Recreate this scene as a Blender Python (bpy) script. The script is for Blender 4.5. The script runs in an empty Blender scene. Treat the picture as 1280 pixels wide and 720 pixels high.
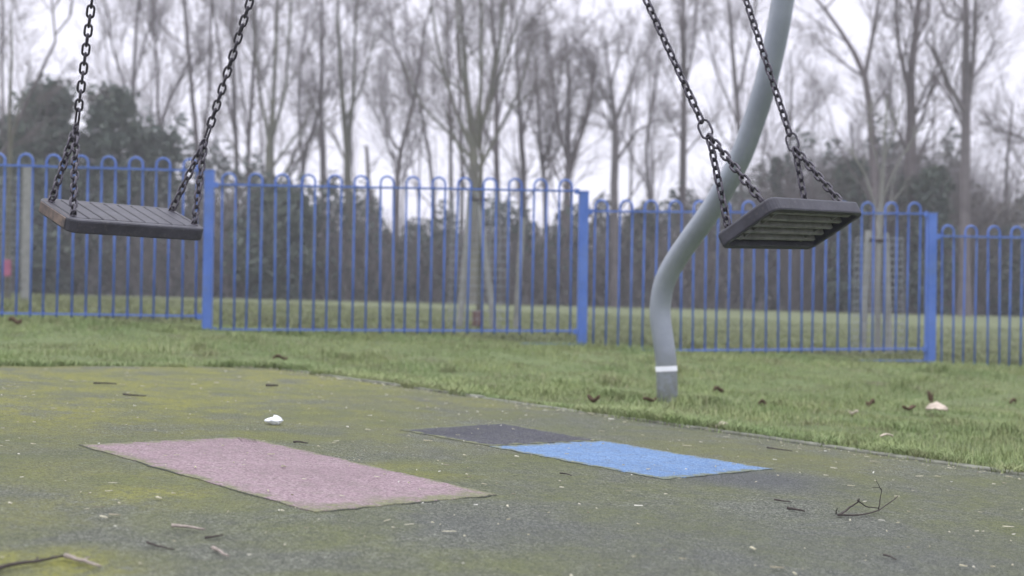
import bpy, math, random
import numpy as np
from mathutils import Vector, Matrix
R = math.radians
rng = np.random.default_rng(7)
random.seed(7)
scn = bpy.context.scene
COL = scn.collection

# ------------------------------------------------------------------ camera model (measured from the photograph)
F = 1523.0; ROLL = R(.8); PITCH = math.atan(13 / F); CZ = .47
def ray(px, py):
    c, s = math.cos(ROLL), math.sin(ROLL)
    x = (px - 640) * c + (py - 360) * s; y = -(px - 640) * s + (py - 360) * c
    v = -y / F
    return np.array([x / F, math.cos(PITCH) - v * math.sin(PITCH), math.sin(PITCH) + v * math.cos(PITCH)])
def at(px, py, Y):
    d = ray(px, py); return np.array([0, 0, CZ]) + d * (Y / d[1])
def ss(t): t = np.clip(t, 0, 1); return t * t * (3 - 2 * t)
def gz(X, Y):
    """height of the ground"""
    X = np.asarray(X, float); Y = np.asarray(Y, float)
    P = -.045 * np.clip(X, -8, 8)
    Fz = CZ - .352 - .0385 * np.clip(X, -9, 9)
    G = CZ - .235 - .0085 * np.clip(X, -60, 60)
    z = P + (Fz - P) * ss((Y - 6.9) / 1.9)
    return z + (G - z) * ss((Y - 8.8) / 34.0) ** .8
def hit(px, py):
    d = ray(px, py); o = np.array([0, 0, CZ]); t = .5
    while t < 400:
        p = o + d * t
        if p[2] <= gz(p[0], p[1]): break
        t *= 1.004
    a, b = t / 1.004, t
    for _ in range(30):
        m = (a + b) / 2; p = o + d * m
        if p[2] <= gz(p[0], p[1]): b = m
        else: a = m
    return o + d * b
def sm(P, n=6):
    """smooth Catmull-Rom path through points"""
    P = [np.array(p, float) for p in P]; out = []
    Q = [2 * P[0] - P[1]] + P + [2 * P[-1] - P[-2]]
    for i in range(1, len(Q) - 2):
        for k in range(n):
            t = k / n; a, b, c, d = Q[i - 1], Q[i], Q[i + 1], Q[i + 2]
            out.append(.5 * (2 * b + (c - a) * t + (2 * a - 5 * b + 4 * c - d) * t * t + (3 * b - a - 3 * c + d) * t ** 3))
    out.append(P[-1]); return out

# ------------------------------------------------------------------ tagging and mesh helpers
def tag(o, label=None, cat=None, group=None, kind=None):
    for k, v in (('label', label), ('category', cat), ('group', group), ('kind', kind)):
        if v: o[k] = v
    return o
def empty(name, loc, rz=0):
    o = bpy.data.objects.new(name, None); COL.objects.link(o)
    o.location = [float(v) for v in loc]; o.rotation_euler.z = rz; o.empty_display_size = .1
    bpy.context.view_layer.update(); return o
def woff(p):
    v = np.zeros(3)
    while p is not None: v = v + np.array(p.location); p = p.parent
    return v
def link(name, me, mat, parent=None, smooth=False):
    o = bpy.data.objects.new(name, me); COL.objects.link(o)
    if mat and not me.materials: me.materials.append(mat)
    if smooth: me.polygons.foreach_set('use_smooth', [True] * len(me.polygons))
    if parent:
        o.parent = parent; o.matrix_parent_inverse = Matrix.Identity(4)
    return o
class MB:
    """collects shapes (world coordinates) and links them as ONE mesh"""
    def __init__(s): s.v = []; s.f = []
    def add(s, v, f):
        b = len(s.v); s.v += [tuple(float(c) for c in p) for p in v]; s.f += [tuple(b + i for i in q) for q in f]
    def box(s, c, half, M=None):
        v = []
        for x in (-1, 1):
            for y in (-1, 1):
                for z in (-1, 1):
                    p = np.array([x * half[0], y * half[1], z * half[2]])
                    if M is not None: p = M @ p
                    v.append(p + np.array(c))
        s.add(v, [(0, 1, 3, 2), (4, 6, 7, 5), (0, 4, 5, 1), (2, 3, 7, 6), (0, 2, 6, 4), (1, 5, 7, 3)])
    def tube(s, P, r, n=8, caps=True, closed=False, ref=None):
        P = [np.array(p, float) for p in P]; k = len(P)
        rr = [r] * k if np.isscalar(r) else list(r)
        T = []
        for i in range(k):
            a = P[(i - 1) % k] if (closed or i) else P[0]; b = P[(i + 1) % k] if (closed or i < k - 1) else P[-1]
            t = b - a; T.append(t / (np.linalg.norm(t) + 1e-12))
        u = np.array(ref if ref is not None else ((0, 0, 1) if abs(T[0][2]) < .9 else (1, 0, 0)), float)
        V = []
        for i in range(k):
            u = u - T[i] * (u @ T[i]); u /= np.linalg.norm(u); w = np.cross(T[i], u)
            for j in range(n):
                a = 2 * math.pi * j / n; V.append(P[i] + rr[i] * (math.cos(a) * u + math.sin(a) * w))
        Fc = []
        for i in range(k if closed else k - 1):
            for j in range(n):
                Fc.append((i * n + j, i * n + (j + 1) % n, ((i + 1) % k) * n + (j + 1) % n, ((i + 1) % k) * n + j))
        if caps and not closed:
            Fc.append(tuple(reversed(range(n)))); Fc.append(tuple((k - 1) * n + j for j in range(n)))
        s.add(V, Fc)
    def build(s, name, mat, parent=None, smooth=False, bevel=0):
        off = woff(parent)
        me = bpy.data.meshes.new(name)
        me.from_pydata([tuple(np.array(p) - off) for p in s.v], [], s.f); me.update()
        o = link(name, me, mat, parent, smooth)
        if bevel:
            m = o.modifiers.new('b', 'BEVEL'); m.width = bevel; m.segments = 3; m.limit_method = 'ANGLE'
        return o
def fast_mesh(name, V, Fa, mat, parent=None, var=None, smooth=False):
    """V (n,3), Fa (m,k) arrays; var: per-vertex float attribute"""
    V = np.asarray(V, np.float32)
    if parent is not None: V = V - woff(parent).astype(np.float32)
    Fa = np.asarray(Fa, np.int32); m, k = Fa.shape
    me = bpy.data.meshes.new(name)
    me.vertices.add(len(V)); me.vertices.foreach_set('co', V.ravel())
    me.loops.add(m * k); me.loops.foreach_set('vertex_index', Fa.ravel())
    me.polygons.add(m); me.polygons.foreach_set('loop_start', np.arange(0, m * k, k, dtype=np.int32))
    me.update(calc_edges=True)
    if var is not None:
        a = me.attributes.new('var', 'FLOAT', 'POINT'); a.data.foreach_set('value', np.asarray(var, np.float32).ravel())
    return link(name, me, mat, parent, smooth)

# ------------------------------------------------------------------ materials
class NT:
    def __init__(s, name):
        s.m = bpy.data.materials.new(name); s.m.use_nodes = True; s.t = s.m.node_tree; s.n = s.t.nodes
        s.b = s.n['Principled BSDF']
    def new(s, typ, **kw):
        nd = s.n.new(typ)
        for k, v in kw.items():
            if k in nd.inputs: s.set(nd.inputs[k], v)
            else: setattr(nd, k, v)
        return nd
    def set(s, inp, v):
        if isinstance(v, bpy.types.NodeSocket): s.t.links.new(v, inp)
        else: inp.default_value = v
    def pos(s, obj=False):
        return s.new('ShaderNodeTexCoord').outputs['Object'] if obj else s.new('ShaderNodeNewGeometry').outputs['Position']
    def noise(s, scale, detail=4, rough=.6, vec=None, dist=0):
        nd = s.new('ShaderNodeTexNoise'); nd.inputs['Scale'].default_value = scale; nd.inputs['Detail'].default_value = detail
        nd.inputs['Roughness'].default_value = rough; nd.inputs['Distortion'].default_value = dist
        s.set(nd.inputs['Vector'], vec if vec is not None else s.pos()); return nd.outputs['Fac']
    def vor(s, scale, vec=None, out='Distance'):
        nd = s.new('ShaderNodeTexVoronoi'); nd.inputs['Scale'].default_value = scale
        s.set(nd.inputs['Vector'], vec if vec is not None else s.pos()); return nd.outputs[out]
    def ramp(s, fac, *stops):
        nd = s.new('ShaderNodeValToRGB'); s.set(nd.inputs['Fac'], fac); e = nd.color_ramp.elements
        while len(e) < len(stops): e.new(.5)
        for i, (p, c) in enumerate(stops):
            e[i].position = p; e[i].color = (c, c, c, 1) if np.isscalar(c) else (*c, 1)
        return nd.outputs['Color']
    def mix(s, fac, a, b, mode='MIX'):
        nd = s.new('ShaderNodeMix', data_type='RGBA', blend_type=mode)
        s.set(nd.inputs[0], fac)
        for i, v in ((6, a), (7, b)): s.set(nd.inputs[i], (*v, 1) if isinstance(v, tuple) and len(v) == 3 else v)
        return nd.outputs[2]
    def math(s, op, a, b=0.):
        nd = s.new('ShaderNodeMath', operation=op); s.set(nd.inputs[0], a); s.set(nd.inputs[1], b); return nd.outputs[0]
    def attr(s, name='var'): return s.new('ShaderNodeAttribute', attribute_name=name).outputs['Fac']
    def bump(s, h, strength=.3, dist=.01):
        nd = s.new('ShaderNodeBump'); nd.inputs['Strength'].default_value = strength; nd.inputs['Distance'].default_value = dist
        s.set(nd.inputs['Height'], h); s.set(s.b.inputs['Normal'], nd.outputs[0])
    def end(s, color, rough=.8, spec=.3, metal=0.):
        s.set(s.b.inputs['Base Color'], (*color, 1) if isinstance(color, tuple) and len(color) == 3 else color)
        s.set(s.b.inputs['Roughness'], rough); s.b.inputs['Specular IOR Level'].default_value = spec
        s.b.inputs['Metallic'].default_value = metal; return s.m

def m_simple(name, c, var=.15, scale=20, rough=.7, spec=.3, metal=0., bump=0., obj=False):
    n = NT(name); f = n.noise(scale, 5, .65, n.pos(obj))
    col = n.mix(n.ramp(f, (.3, 0.), (.7, 1.)), tuple(x * (1 - var) for x in c), tuple(min(1, x * (1 + var)) for x in c))
    if bump: n.bump(n.noise(scale * 6, 4, .6, n.pos(obj)), bump, .004)
    return n.end(col, rough, spec, metal)

def blob(n, px, py, rad, aspect=1.):
    """soft disc mask (0..1) round a spot of the ground: a stain with its own place"""
    p = hit(px, py)
    v = n.new('ShaderNodeVectorMath', operation='SUBTRACT'); n.set(v.inputs[0], n.pos()); v.inputs[1].default_value = tuple(p)
    w = n.new('ShaderNodeVectorMath', operation='MULTIPLY'); n.set(w.inputs[0], v.outputs[0]); w.inputs[1].default_value = (1 / rad, 1 / (rad * aspect), 0)
    l = n.new('ShaderNodeVectorMath', operation='LENGTH'); n.set(l.inputs[0], w.outputs[0])
    return n.ramp(l.outputs['Value'], (.35, 1.), (1., 0.))

def m_rubber_ground():
    n = NT('wet_pour_rubber')
    gran = n.vor(260, out='Color')
    g = n.new('ShaderNodeSeparateColor'); n.set(g.inputs[0], gran)
    base = n.ramp(g.outputs[0], (0., (.065, .071, .058)), (.3, (.125, .135, .107)), (.6, (.19, .205, .16)), (.88, (.27, .285, .225)), (1., (.46, .47, .40)))
    big = n.noise(1.3, 5, .6)
    base = n.mix(n.ramp(big, (.35, 0.), (.65, .5)), base, (.135, .14, .115), 'MIX')
    grn = n.ramp(n.noise(2.2, 7, .68, dist=.4), (.40, 0.), (.62, 1.))
    base = n.mix(n.math('MULTIPLY', grn, .82), base, (.17, .19, .075))
    # yellow moss: patches with a place of their own, broken up by noise
    m = None
    for px, py, rad, asp, k in ((25, 712, .26, .8, 1.), (205, 622, .27, .9, .75), (60, 640, .3, 1., .5), (300, 470, 1.7, .6, .95), (60, 490, 1.9, 1.1, .95), (560, 500, .9, .9, .55),
                                (120, 600, .5, 1., .4), (520, 590, .3, .7, .5), (700, 560, .3, 1., .2), (960, 570, .7, 1., .35), (440, 540, .8, 1., .35)):
        b = n.math('MULTIPLY', blob(n, px, py, rad, asp), k)
        m = b if m is None else n.math('MAXIMUM', m, b)
    fine = n.ramp(n.noise(38, 8, .75), (.33, 0.), (.54, 1.))
    mid = n.ramp(n.noise(6, 5, .6), (.36, 0.1), (.58, 1.))
    mm = n.math('MULTIPLY', n.math('MULTIPLY', m, fine), mid)
    base = n.mix(n.math('MULTIPLY', n.ramp(n.noise(24, 8, .8), (.42, 0.), (.66, .8)), .7), base, (.085, .09, .085))
    base = n.mix(mm, base, n.ramp(n.noise(90, 3), (.3, (.20, .205, .05)), (.7, (.33, .33, .09))))
    # worn grey patch
    wg = n.math('MULTIPLY', n.math('MAXIMUM', blob(n, 930, 600, .34, .8), n.math('MULTIPLY', n.math('MAXIMUM', blob(n, 640, 665, .4, .5), blob(n, 1000, 690, .8, .7)), .45)), .8)
    base = n.mix(wg, base, n.ramp(g.outputs[1], (0., (.075, .082, .088)), (1., (.16, .168, .178))))
    # dark specks and bits
    sp = n.ramp(n.vor(75), (.0, 1.), (.13, 0.))
    spm = n.math('MULTIPLY', sp, n.ramp(n.noise(11, 3), (.5, 0.), (.6, .8)))
    base = n.mix(spm, base, (.045, .045, .04))
    pores = n.ramp(n.noise(150, 4, .8), (.36, 1.), (.5, 0.))
    base = n.mix(n.math('MULTIPLY', pores, .6), base, (.035, .037, .032))
    lite = n.ramp(n.noise(190, 3, .8), (.56, 0.), (.68, 1.))
    base = n.mix(n.math('MULTIPLY', lite, .4), base, (.33, .335, .27))
    h = n.math('ADD', n.vor(260), n.math('MULTIPLY', n.noise(60, 5), 1.2))
    n.bump(h, 1., .008)
    return n.end(base, .92, .15)
def m_patch(name, c1, c2, c3, spec=.15):
    n = NT(name)
    g = n.new('ShaderNodeSeparateColor'); n.set(g.inputs[0], n.vor(230, out='Color'))
    col = n.ramp(g.outputs[0], (0., c1), (.35, c2), (1., c3))
    col = n.mix(n.ramp(n.noise(5, 6, .7), (.35, 0.), (.75, .45)), col, tuple(x * .8 for x in c2))
    col = n.mix(n.math('MULTIPLY', n.ramp(n.noise(150, 4, .8), (.36, 1.), (.5, 0.)), .55), col, tuple(x * .35 for x in c2))
    dirt = n.math('MULTIPLY', n.ramp(n.noise(26, 8, .8), (.48, 0.), (.66, 1.)), .5)
    col = n.mix(dirt, col, (.13, .135, .10))
    col = n.mix(n.math('MULTIPLY', n.ramp(n.noise(1.7, 6, .75, dist=.5), (.46, 0.), (.62, 1.)), .3), col, tuple(x * .55 for x in c2))
    n.bump(n.math('ADD', n.vor(230), n.noise(60, 4)), .7, .005)
    ed = n.math('MULTIPLY', n.attr('edge'), n.ramp(n.noise(17, 7, .8), (.36, 0.), (.58, 1.)))
    ed = n.ramp(ed, (.18, 0.), (.55, .85))
    col = n.mix(ed, col, n.ramp(n.noise(90, 4, .7), (.35, (.10, .11, .07)), (.65, (.20, .21, .11))))
    return n.end(col, .9, spec)
def m_ground_grass():
    n = NT('grassy_ground')
    c = n.ramp(n.noise(7, 7, .7), (.3, (.11, .14, .07)), (.5, (.155, .20, .09)), (.7, (.205, .25, .12)))
    f = n.noise(.45, 5, .6)
    c = n.mix(n.ramp(f, (.35, 0.), (.65, .5)), c, (.19, .215, .12))
    c = n.mix(n.math('MULTIPLY', n.ramp(n.noise(2.4, 6, .7), (.52, 0.), (.64, 1.)), .7), c, (.12, .105, .075))
    sy = n.new('ShaderNodeSeparateXYZ'); n.set(sy.inputs[0], n.pos())
    fy = n.math('ADD', sy.outputs['Y'], n.math('MULTIPLY', n.noise(2, 3), .5))
    mw = n.new('ShaderNodeMapRange'); mw.inputs['From Min'].default_value = 9.2; mw.inputs['From Max'].default_value = 10.2; n.set(mw.inputs['Value'], fy)
    c = n.mix(n.math('MULTIPLY', mw.outputs[0], .85), c, n.ramp(n.noise(.8, 6, .65), (.3, (.10, .115, .07)), (.7, (.155, .17, .10))))
    n.bump(n.noise(30, 6, .8), 1., .03)
    return n.end(c, 1., .05)
def m_blade(name, cols, dry=(.29, .30, .15)):
    n = NT(name); a = n.attr()
    c = n.ramp(a, *cols)
    c2 = n.mix(n.ramp(n.noise(1.6, 5, .6), (.35, 0.), (.65, .5)), c, dry, 'MIX')
    c2 = n.mix(n.math('MULTIPLY', n.ramp(n.noise(4.5, 5, .7), (.50, 0.), (.62, 1.)), .6), c2, (.18, .165, .095))
    c2 = n.mix(n.math('MULTIPLY', n.ramp(n.noise(2.1, 4, .7), (.5, 0.), (.62, 1.)), .4), c2, (.29, .34, .13))
    n.b.inputs['Subsurface Weight'].default_value = 0
    return n.end(c2, .7, .2)
def m_seat():
    n = NT('black_rubber'); f = n.noise(14, 6, .7, n.pos(True))
    c = n.mix(n.ramp(f, (.35, 0.), (.7, 1.)), (.030, .030, .040), (.056, .056, .072))
    c = n.mix(n.math('MULTIPLY', n.ramp(n.noise(70, 4, .7, n.pos(True)), (.55, 0.), (.7, 1.)), .25), c, (.16, .15, .14))
    n.bump(n.noise(160, 4, .6, n.pos(True)), .25, .002)
    return n.end(c, .58, .35)
def m_worn():
    n = NT('worn_brown_rubber'); f = n.noise(24, 6, .7, n.pos(True))
    c = n.mix(n.ramp(f, (.35, 0.), (.62, 1.)), (.065, .058, .062), (.19, .145, .12))
    n.bump(n.noise(130, 4, .6, n.pos(True)), .3, .002)
    return n.end(c, .75, .2)
def m_chain():
    n = NT('weathered_steel'); f = n.noise(90, 5, .7, n.pos(True))
    c = n.mix(n.ramp(f, (.35, 0.), (.68, 1.)), (.028, .025, .034), (.082, .075, .095))
    n.bump(n.noise(300, 3, .6, n.pos(True)), .3, .001)
    return n.end(c, .42, .5, .55)
def m_pole():
    n = NT('galvanised_grey'); f = n.noise(5, 6, .65, n.pos(True))
    c = n.mix(n.ramp(f, (.35, 0.), (.68, 1.)), (.19, .213, .25), (.26, .288, .33))
    st = n.ramp(n.noise(26, 6, .75, n.pos(True)), (.58, 0.), (.72, .5))
    c = n.mix(st, c, (.20, .215, .21))
    sz = n.new('ShaderNodeSeparateXYZ'); n.set(sz.inputs[0], n.pos())
    low = n.ramp(sz.outputs['Z'], (.0, 1.), (.28, 0.))
    c = n.mix(n.math('MULTIPLY', n.math('MULTIPLY', low, n.ramp(n.noise(18, 6, .8), (.35, 0.), (.6, 1.))), .75), c, (.12, .125, .085))
    c = n.mix(n.ramp(n.noise(45, 3, .8), (.68, 0.), (.71, .7)), c, (.42, .44, .46))
    n.bump(n.noise(80, 4, .6, n.pos(True)), .12, .002)
    return n.end(c, .4, .5, .3)
def m_bluepaint():
    n = NT('blue_painted_steel'); f = n.noise(6, 6, .7)
    c = n.mix(n.ramp(f, (.35, 0.), (.7, 1.)), (.060, .128, .40), (.098, .182, .51))
    c = n.mix(n.math('MULTIPLY', n.ramp(n.noise(34, 6, .8), (.60, 0.), (.72, 1.)), .6), c, (.14, .16, .16))
    c = n.mix(n.math('MULTIPLY', n.ramp(n.noise(3.1, 7, .75), (.50, 0.), (.64, 1.)), .25), c, (.13, .17, .17))
    c = n.mix(n.ramp(n.noise(52, 4, .8), (.70, 0.), (.74, .8)), c, (.16, .075, .04))
    return n.end(c, .45, .4)
def m_bark(name, a, b, moss=0., tint=(.12, .14, .07)):
    n = NT(name); f = n.noise(1.8, 7, .7); c = n.mix(n.ramp(f, (.35, 0.), (.68, 1.)), a, b)
    if moss: c = n.mix(n.math('MULTIPLY', n.ramp(n.noise(.9, 5, .6), (.4, 0.), (.6, 1.)), moss), c, tint)
    n.bump(n.noise(12, 6, .8), .6, .03)
    return n.end(c, .95, .1)
def m_leaf(name, *cols):
    n = NT(name); c = n.ramp(n.attr(), *cols); return n.end(c, .75, .2)

M = dict(
    rubber=m_rubber_ground(), grass_ground=m_ground_grass(),
    pink=m_patch('faded_pink_rubber', (.15, .105, .118), (.265, .192, .213), (.36, .285, .305)),
    blue=m_patch('faded_blue_rubber', (.07, .13, .25), (.135, .23, .41), (.215, .33, .51)),
    dark=m_patch('dark_slate_rubber', (.028, .029, .036), (.056, .058, .072), (.13, .13, .145)),
    crack=m_simple('joint_dirt', (.06, .065, .055), .3, 60, .95, .1),
    kerb=m_simple('weathered_concrete', (.15, .155, .125), .45, 14, .9, .15, bump=.5),
    fieldblade=m_blade('mown_field_blades', [(0., (.07, .095, .045)), (.5, (.12, .145, .075)), (1., (.20, .20, .12))], (.15, .155, .09)),
    blade=m_blade('grass_blades', [(0., (.10, .155, .06)), (.35, (.18, .25, .10)), (.7, (.255, .325, .145)), (.9, (.36, .37, .22)), (1., (.48, .44, .31))]),
    seat=m_seat(), worn=m_worn(), chain=m_chain(), pole=m_pole(), fence=m_bluepaint(),
    ribs=m_simple('bounce_lit_rubber', (.21, .21, .20), .25, 30, .85, .2, obj=True),  # rubber lightened: ground light on the ribs is put into the colour
    band=m_simple('white_tape', (.78, .80, .86), .05, 30, .6),
    bark=m_bark('grey_bark', (.092, .082, .086), (.155, .138, .145)),
    barkg=m_bark('green_stained_bark', (.098, .097, .085), (.165, .158, .14), .25),
    barkr=m_bark('brown_bark', (.10, .085, .09), (.165, .142, .15)),
    twig=m_bark('twig_bark', (.12, .105, .11), (.195, .172, .18)),
    palebark=m_bark('pale_young_bark', (.20, .20, .19), (.30, .30, .28)),
    timber=m_simple('silvered_timber', (.23, .235, .225), .2, 12, .9, .1, bump=.4),
    wire=m_simple('galvanised_wire', (.22, .24, .26), .15, 40, .5, .4, .3),
    stick=m_simple('dark_stick_bark', (.065, .055, .052), .4, 60, .9, .1, bump=.5),
    palestick=m_simple('bare_pale_wood', (.30, .26, .23), .3, 60, .9, .1, bump=.4),
    chips=m_leaf('wood_chips', (0., (.16, .14, .10)), (.35, (.34, .32, .22)), (.8, (.44, .42, .33)), (1., (.60, .60, .55))),
    brownleaf=m_simple('dead_leaf_brown', (.095, .062, .042), .35, 45, .8, .15, bump=.4),
    tanleaf=m_simple('dry_leaf_tan', (.50, .43, .36), .25, 40, .8, .15, bump=.3),
    tissue=m_simple('white_paper', (.80, .82, .86), .05, 60, .8, .1, bump=.3),
    pinkcloth=m_simple('pink_tape', (.30, .11, .17), .15, 20, .8),
    redbrown=m_simple('red_brown_pad', (.13, .085, .08), .2, 20, .8),
    ever=m_leaf('evergreen_leaves', (0., (.042, .056, .050)), (.5, (.070, .090, .075)), (1., (.11, .13, .10))),
    under=m_leaf('undergrowth_leaves', (0., (.040, .052, .052)), (.3, (.062, .083, .073)), (.6, (.095, .105, .098)), (1., (.16, .145, .135))),
)

# ------------------------------------------------------------------ sky and light
world = bpy.data.worlds.new('World'); scn.world = world; world.use_nodes = True
wt = world.node_tree; wt.nodes.clear()
SUN_EL, SUN_ROT = R(38), R(-62)
sky = wt.nodes.new('ShaderNodeTexSky'); sky.sky_type = 'NISHITA'; sky.sun_disc = False
sky.sun_elevation = SUN_EL; sky.sun_rotation = SUN_ROT; sky.air_density = 1.2; sky.dust_density = 4
bg1 = wt.nodes.new('ShaderNodeBackground'); bg1.inputs['Strength'].default_value = .1
wt.links.new(sky.outputs[0], bg1.inputs['Color'])
tc = wt.nodes.new('ShaderNodeTexCoord'); sp = wt.nodes.new('ShaderNodeSeparateXYZ'); wt.links.new(tc.outputs['Generated'], sp.inputs[0])
cr = wt.nodes.new('ShaderNodeValToRGB'); wt.links.new(sp.outputs['Z'], cr.inputs['Fac'])
e = cr.color_ramp.elements; e[0].position = 0; e[0].color = (.86, .845, 1., 1); e[1].position = .9; e[1].color = (.93, .935, 1., 1)
e2 = e.new(.22); e2.color = (.88, .865, 1., 1)
nz = wt.nodes.new('ShaderNodeTexNoise'); nz.inputs['Scale'].default_value = 2.2; nz.inputs['Detail'].default_value = 5
mp = wt.nodes.new('ShaderNodeMapping'); mp.inputs['Scale'].default_value = (1, 1, 3); wt.links.new(tc.outputs['Generated'], mp.inputs[0]); wt.links.new(mp.outputs[0], nz.inputs['Vector'])
mr = wt.nodes.new('ShaderNodeMapRange'); mr.inputs['From Min'].default_value = .3; mr.inputs['From Max'].default_value = .7; mr.inputs['To Min'].default_value = .97; mr.inputs['To Max'].default_value = 1.04
wt.links.new(nz.outputs['Fac'], mr.inputs['Value'])
# overcast: brighter overhead than at the horizon
st = wt.nodes.new('ShaderNodeMapRange'); st.inputs['From Min'].default_value = .24; st.inputs['From Max'].default_value = 1; st.inputs['To Min'].default_value = 1.08; st.inputs['To Max'].default_value = 3.6
wt.links.new(sp.outputs['Z'], st.inputs['Value'])
mu = wt.nodes.new('ShaderNodeMath'); mu.operation = 'MULTIPLY'; wt.links.new(mr.outputs[0], mu.inputs[0]); wt.links.new(st.outputs[0], mu.inputs[1])
bg2 = wt.nodes.new('ShaderNodeBackground'); wt.links.new(cr.outputs[0], bg2.inputs['Color']); wt.links.new(mu.outputs[0], bg2.inputs['Strength'])
mx = wt.nodes.new('ShaderNodeMixShader'); mx.inputs[0].default_value = .93
wt.links.new(bg1.outputs[0], mx.inputs[1]); wt.links.new(bg2.outputs[0], mx.inputs[2])
wo = wt.nodes.new('ShaderNodeOutputWorld'); wt.links.new(mx.outputs[0], wo.inputs['Surface'])
sl = bpy.data.lights.new('sun', 'SUN'); sl.energy = .6; sl.angle = R(28); sl.color = (1., .98, .97)
so = bpy.data.objects.new('sun', sl); COL.objects.link(so)
sd = Vector((math.sin(SUN_ROT) * math.cos(SUN_EL), math.cos(SUN_ROT) * math.cos(SUN_EL), math.sin(SUN_EL)))
so.rotation_euler = sd.to_track_quat('Z', 'Y').to_euler()

# ------------------------------------------------------------------ camera
cd = bpy.data.cameras.new('camera'); cam = bpy.data.objects.new('camera', cd); COL.objects.link(cam); scn.camera = cam
cd.sensor_width = 36; cd.lens = F / 1280 * 36; cd.clip_end = 8000; cd.clip_start = .05
Xv = Vector((1, 0, 0)); Vv = Vector((0, -math.sin(PITCH), math.cos(PITCH))); Fw = Vector((0, math.cos(PITCH), math.sin(PITCH)))
c_, s_ = math.cos(ROLL), math.sin(ROLL)
rt = Xv * c_ + Vv * s_; up = Vv * c_ - Xv * s_
cam.matrix_world = Matrix(((rt.x, up.x, -Fw.x, 0), (rt.y, up.y, -Fw.y, 0), (rt.z, up.z, -Fw.z, CZ), (0, 0, 0, 1)))
cd.dof.use_dof = True; cd.dof.focus_distance = 3.1; cd.dof.aperture_fstop = 3.2
scn.view_settings.view_transform = 'Standard'; scn.view_settings.look = 'None'; scn.view_settings.exposure = .17; scn.view_settings.gamma = 1

# ------------------------------------------------------------------ ground
def axis(vals): return np.array(vals, float)
xs = np.concatenate([[-300, -200, -100, -60], np.arange(-40, -10, 3), np.arange(-10, 10, .25), np.arange(10, 41, 3), [60, 100, 200, 300]])
ys = np.concatenate([[-300, -150, -60, -10, -3], np.arange(-1, 12, .25), np.arange(12, 46, 1.5), [50, 60, 80, 120, 200, 300]])
GX, GY = np.meshgrid(xs, ys)
lump = .012 * np.sin(GX * 2.1 + 1) * np.sin(GY * 1.7) * ss((GY - 7.2) / 1.)
GZ = gz(GX, GY) + lump
nx, ny = len(xs), len(ys)
idx = np.arange(nx * ny).reshape(ny, nx)
tag(fast_mesh('ground', np.stack([GX, GY, GZ], -1).reshape(-1, 3), np.stack([idx[:-1, :-1], idx[:-1, 1:], idx[1:, 1:], idx[1:, :-1]], -1).reshape(-1, 4), M['grass_ground'], smooth=True), kind='structure')

# play surface: a plane-following sheet, bounded by two kerb lines meeting at a corner
CORNER = hit(326, 460); KR = hit(1280, 597.5); KL = hit(0, 458.5)
dR = (KR - CORNER)[:2]; dR /= np.linalg.norm(dR); dL = (KL - CORNER)[:2]; dL /= np.linalg.norm(dL)
def on(p, dz=0.): return np.array([p[0], p[1], float(gz(p[0], p[1])) + dz])
A = CORNER[:2] + dR * 14; B = CORNER[:2] + dL * 12
def sheet(pts2, dz, name, mat, n=24):
    """bilinear sheet over four corners following the ground"""
    a, b, c, d = [np.array(p) for p in pts2]; V = []
    for i in range(n + 1):
        for j in range(n + 1):
            u, v = i / n, j / n; p = (a * (1 - u) + b * u) * (1 - v) + (d * (1 - u) + c * u) * v; V.append(on(p, dz))
    ix = np.arange((n + 1) ** 2).reshape(n + 1, n + 1)
    return fast_mesh(name, V, np.stack([ix[:-1, :-1], ix[1:, :-1], ix[1:, 1:], ix[:-1, 1:]], -1).reshape(-1, 4), mat)
o = sheet([CORNER[:2], A, A + dL * 12, B], .006, 'play_surface', M['rubber'], 60); tag(o, kind='structure')
nK = np.array([-dR[1], dR[0]]);
if nK @ dL > 0: nK = -nK
def inside(x, y, m=0.):
    """is the point on the play surface (m metres margin outward)"""
    q = np.stack([x - CORNER[0], y - CORNER[1]], -1); Mx = np.linalg.inv(np.array([dR, dL]).T); uv = q @ Mx.T
    return (uv[..., 0] > -m) & (uv[..., 1] > -m) & (uv[..., 0] < 14) & (uv[..., 1] < 12)
# kerb along the right side
mb = MB(); N = 16
for k in range(N):
    a = CORNER[:2] + dR * (14 * k / N + .004); b = CORNER[:2] + dR * (14 * (k + 1) / N - .004); V = []
    for p in (a, b):
        for off, h in ((0.0, -.08), (0.0, .013 + .003 * math.sin(k * 2.3)), (.05, .014 + .003 * math.sin(k * 2.3)), (.05, -.08)):
            V.append(on(p + nK * off, h))
    mb.add(V, [(0, 1, 5, 4), (1, 2, 6, 5), (2, 3, 7, 6), (0, 3, 2, 1), (4, 5, 6, 7)])
tag(mb.build('kerb', M['kerb'], bevel=.006), kind='structure')

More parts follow.
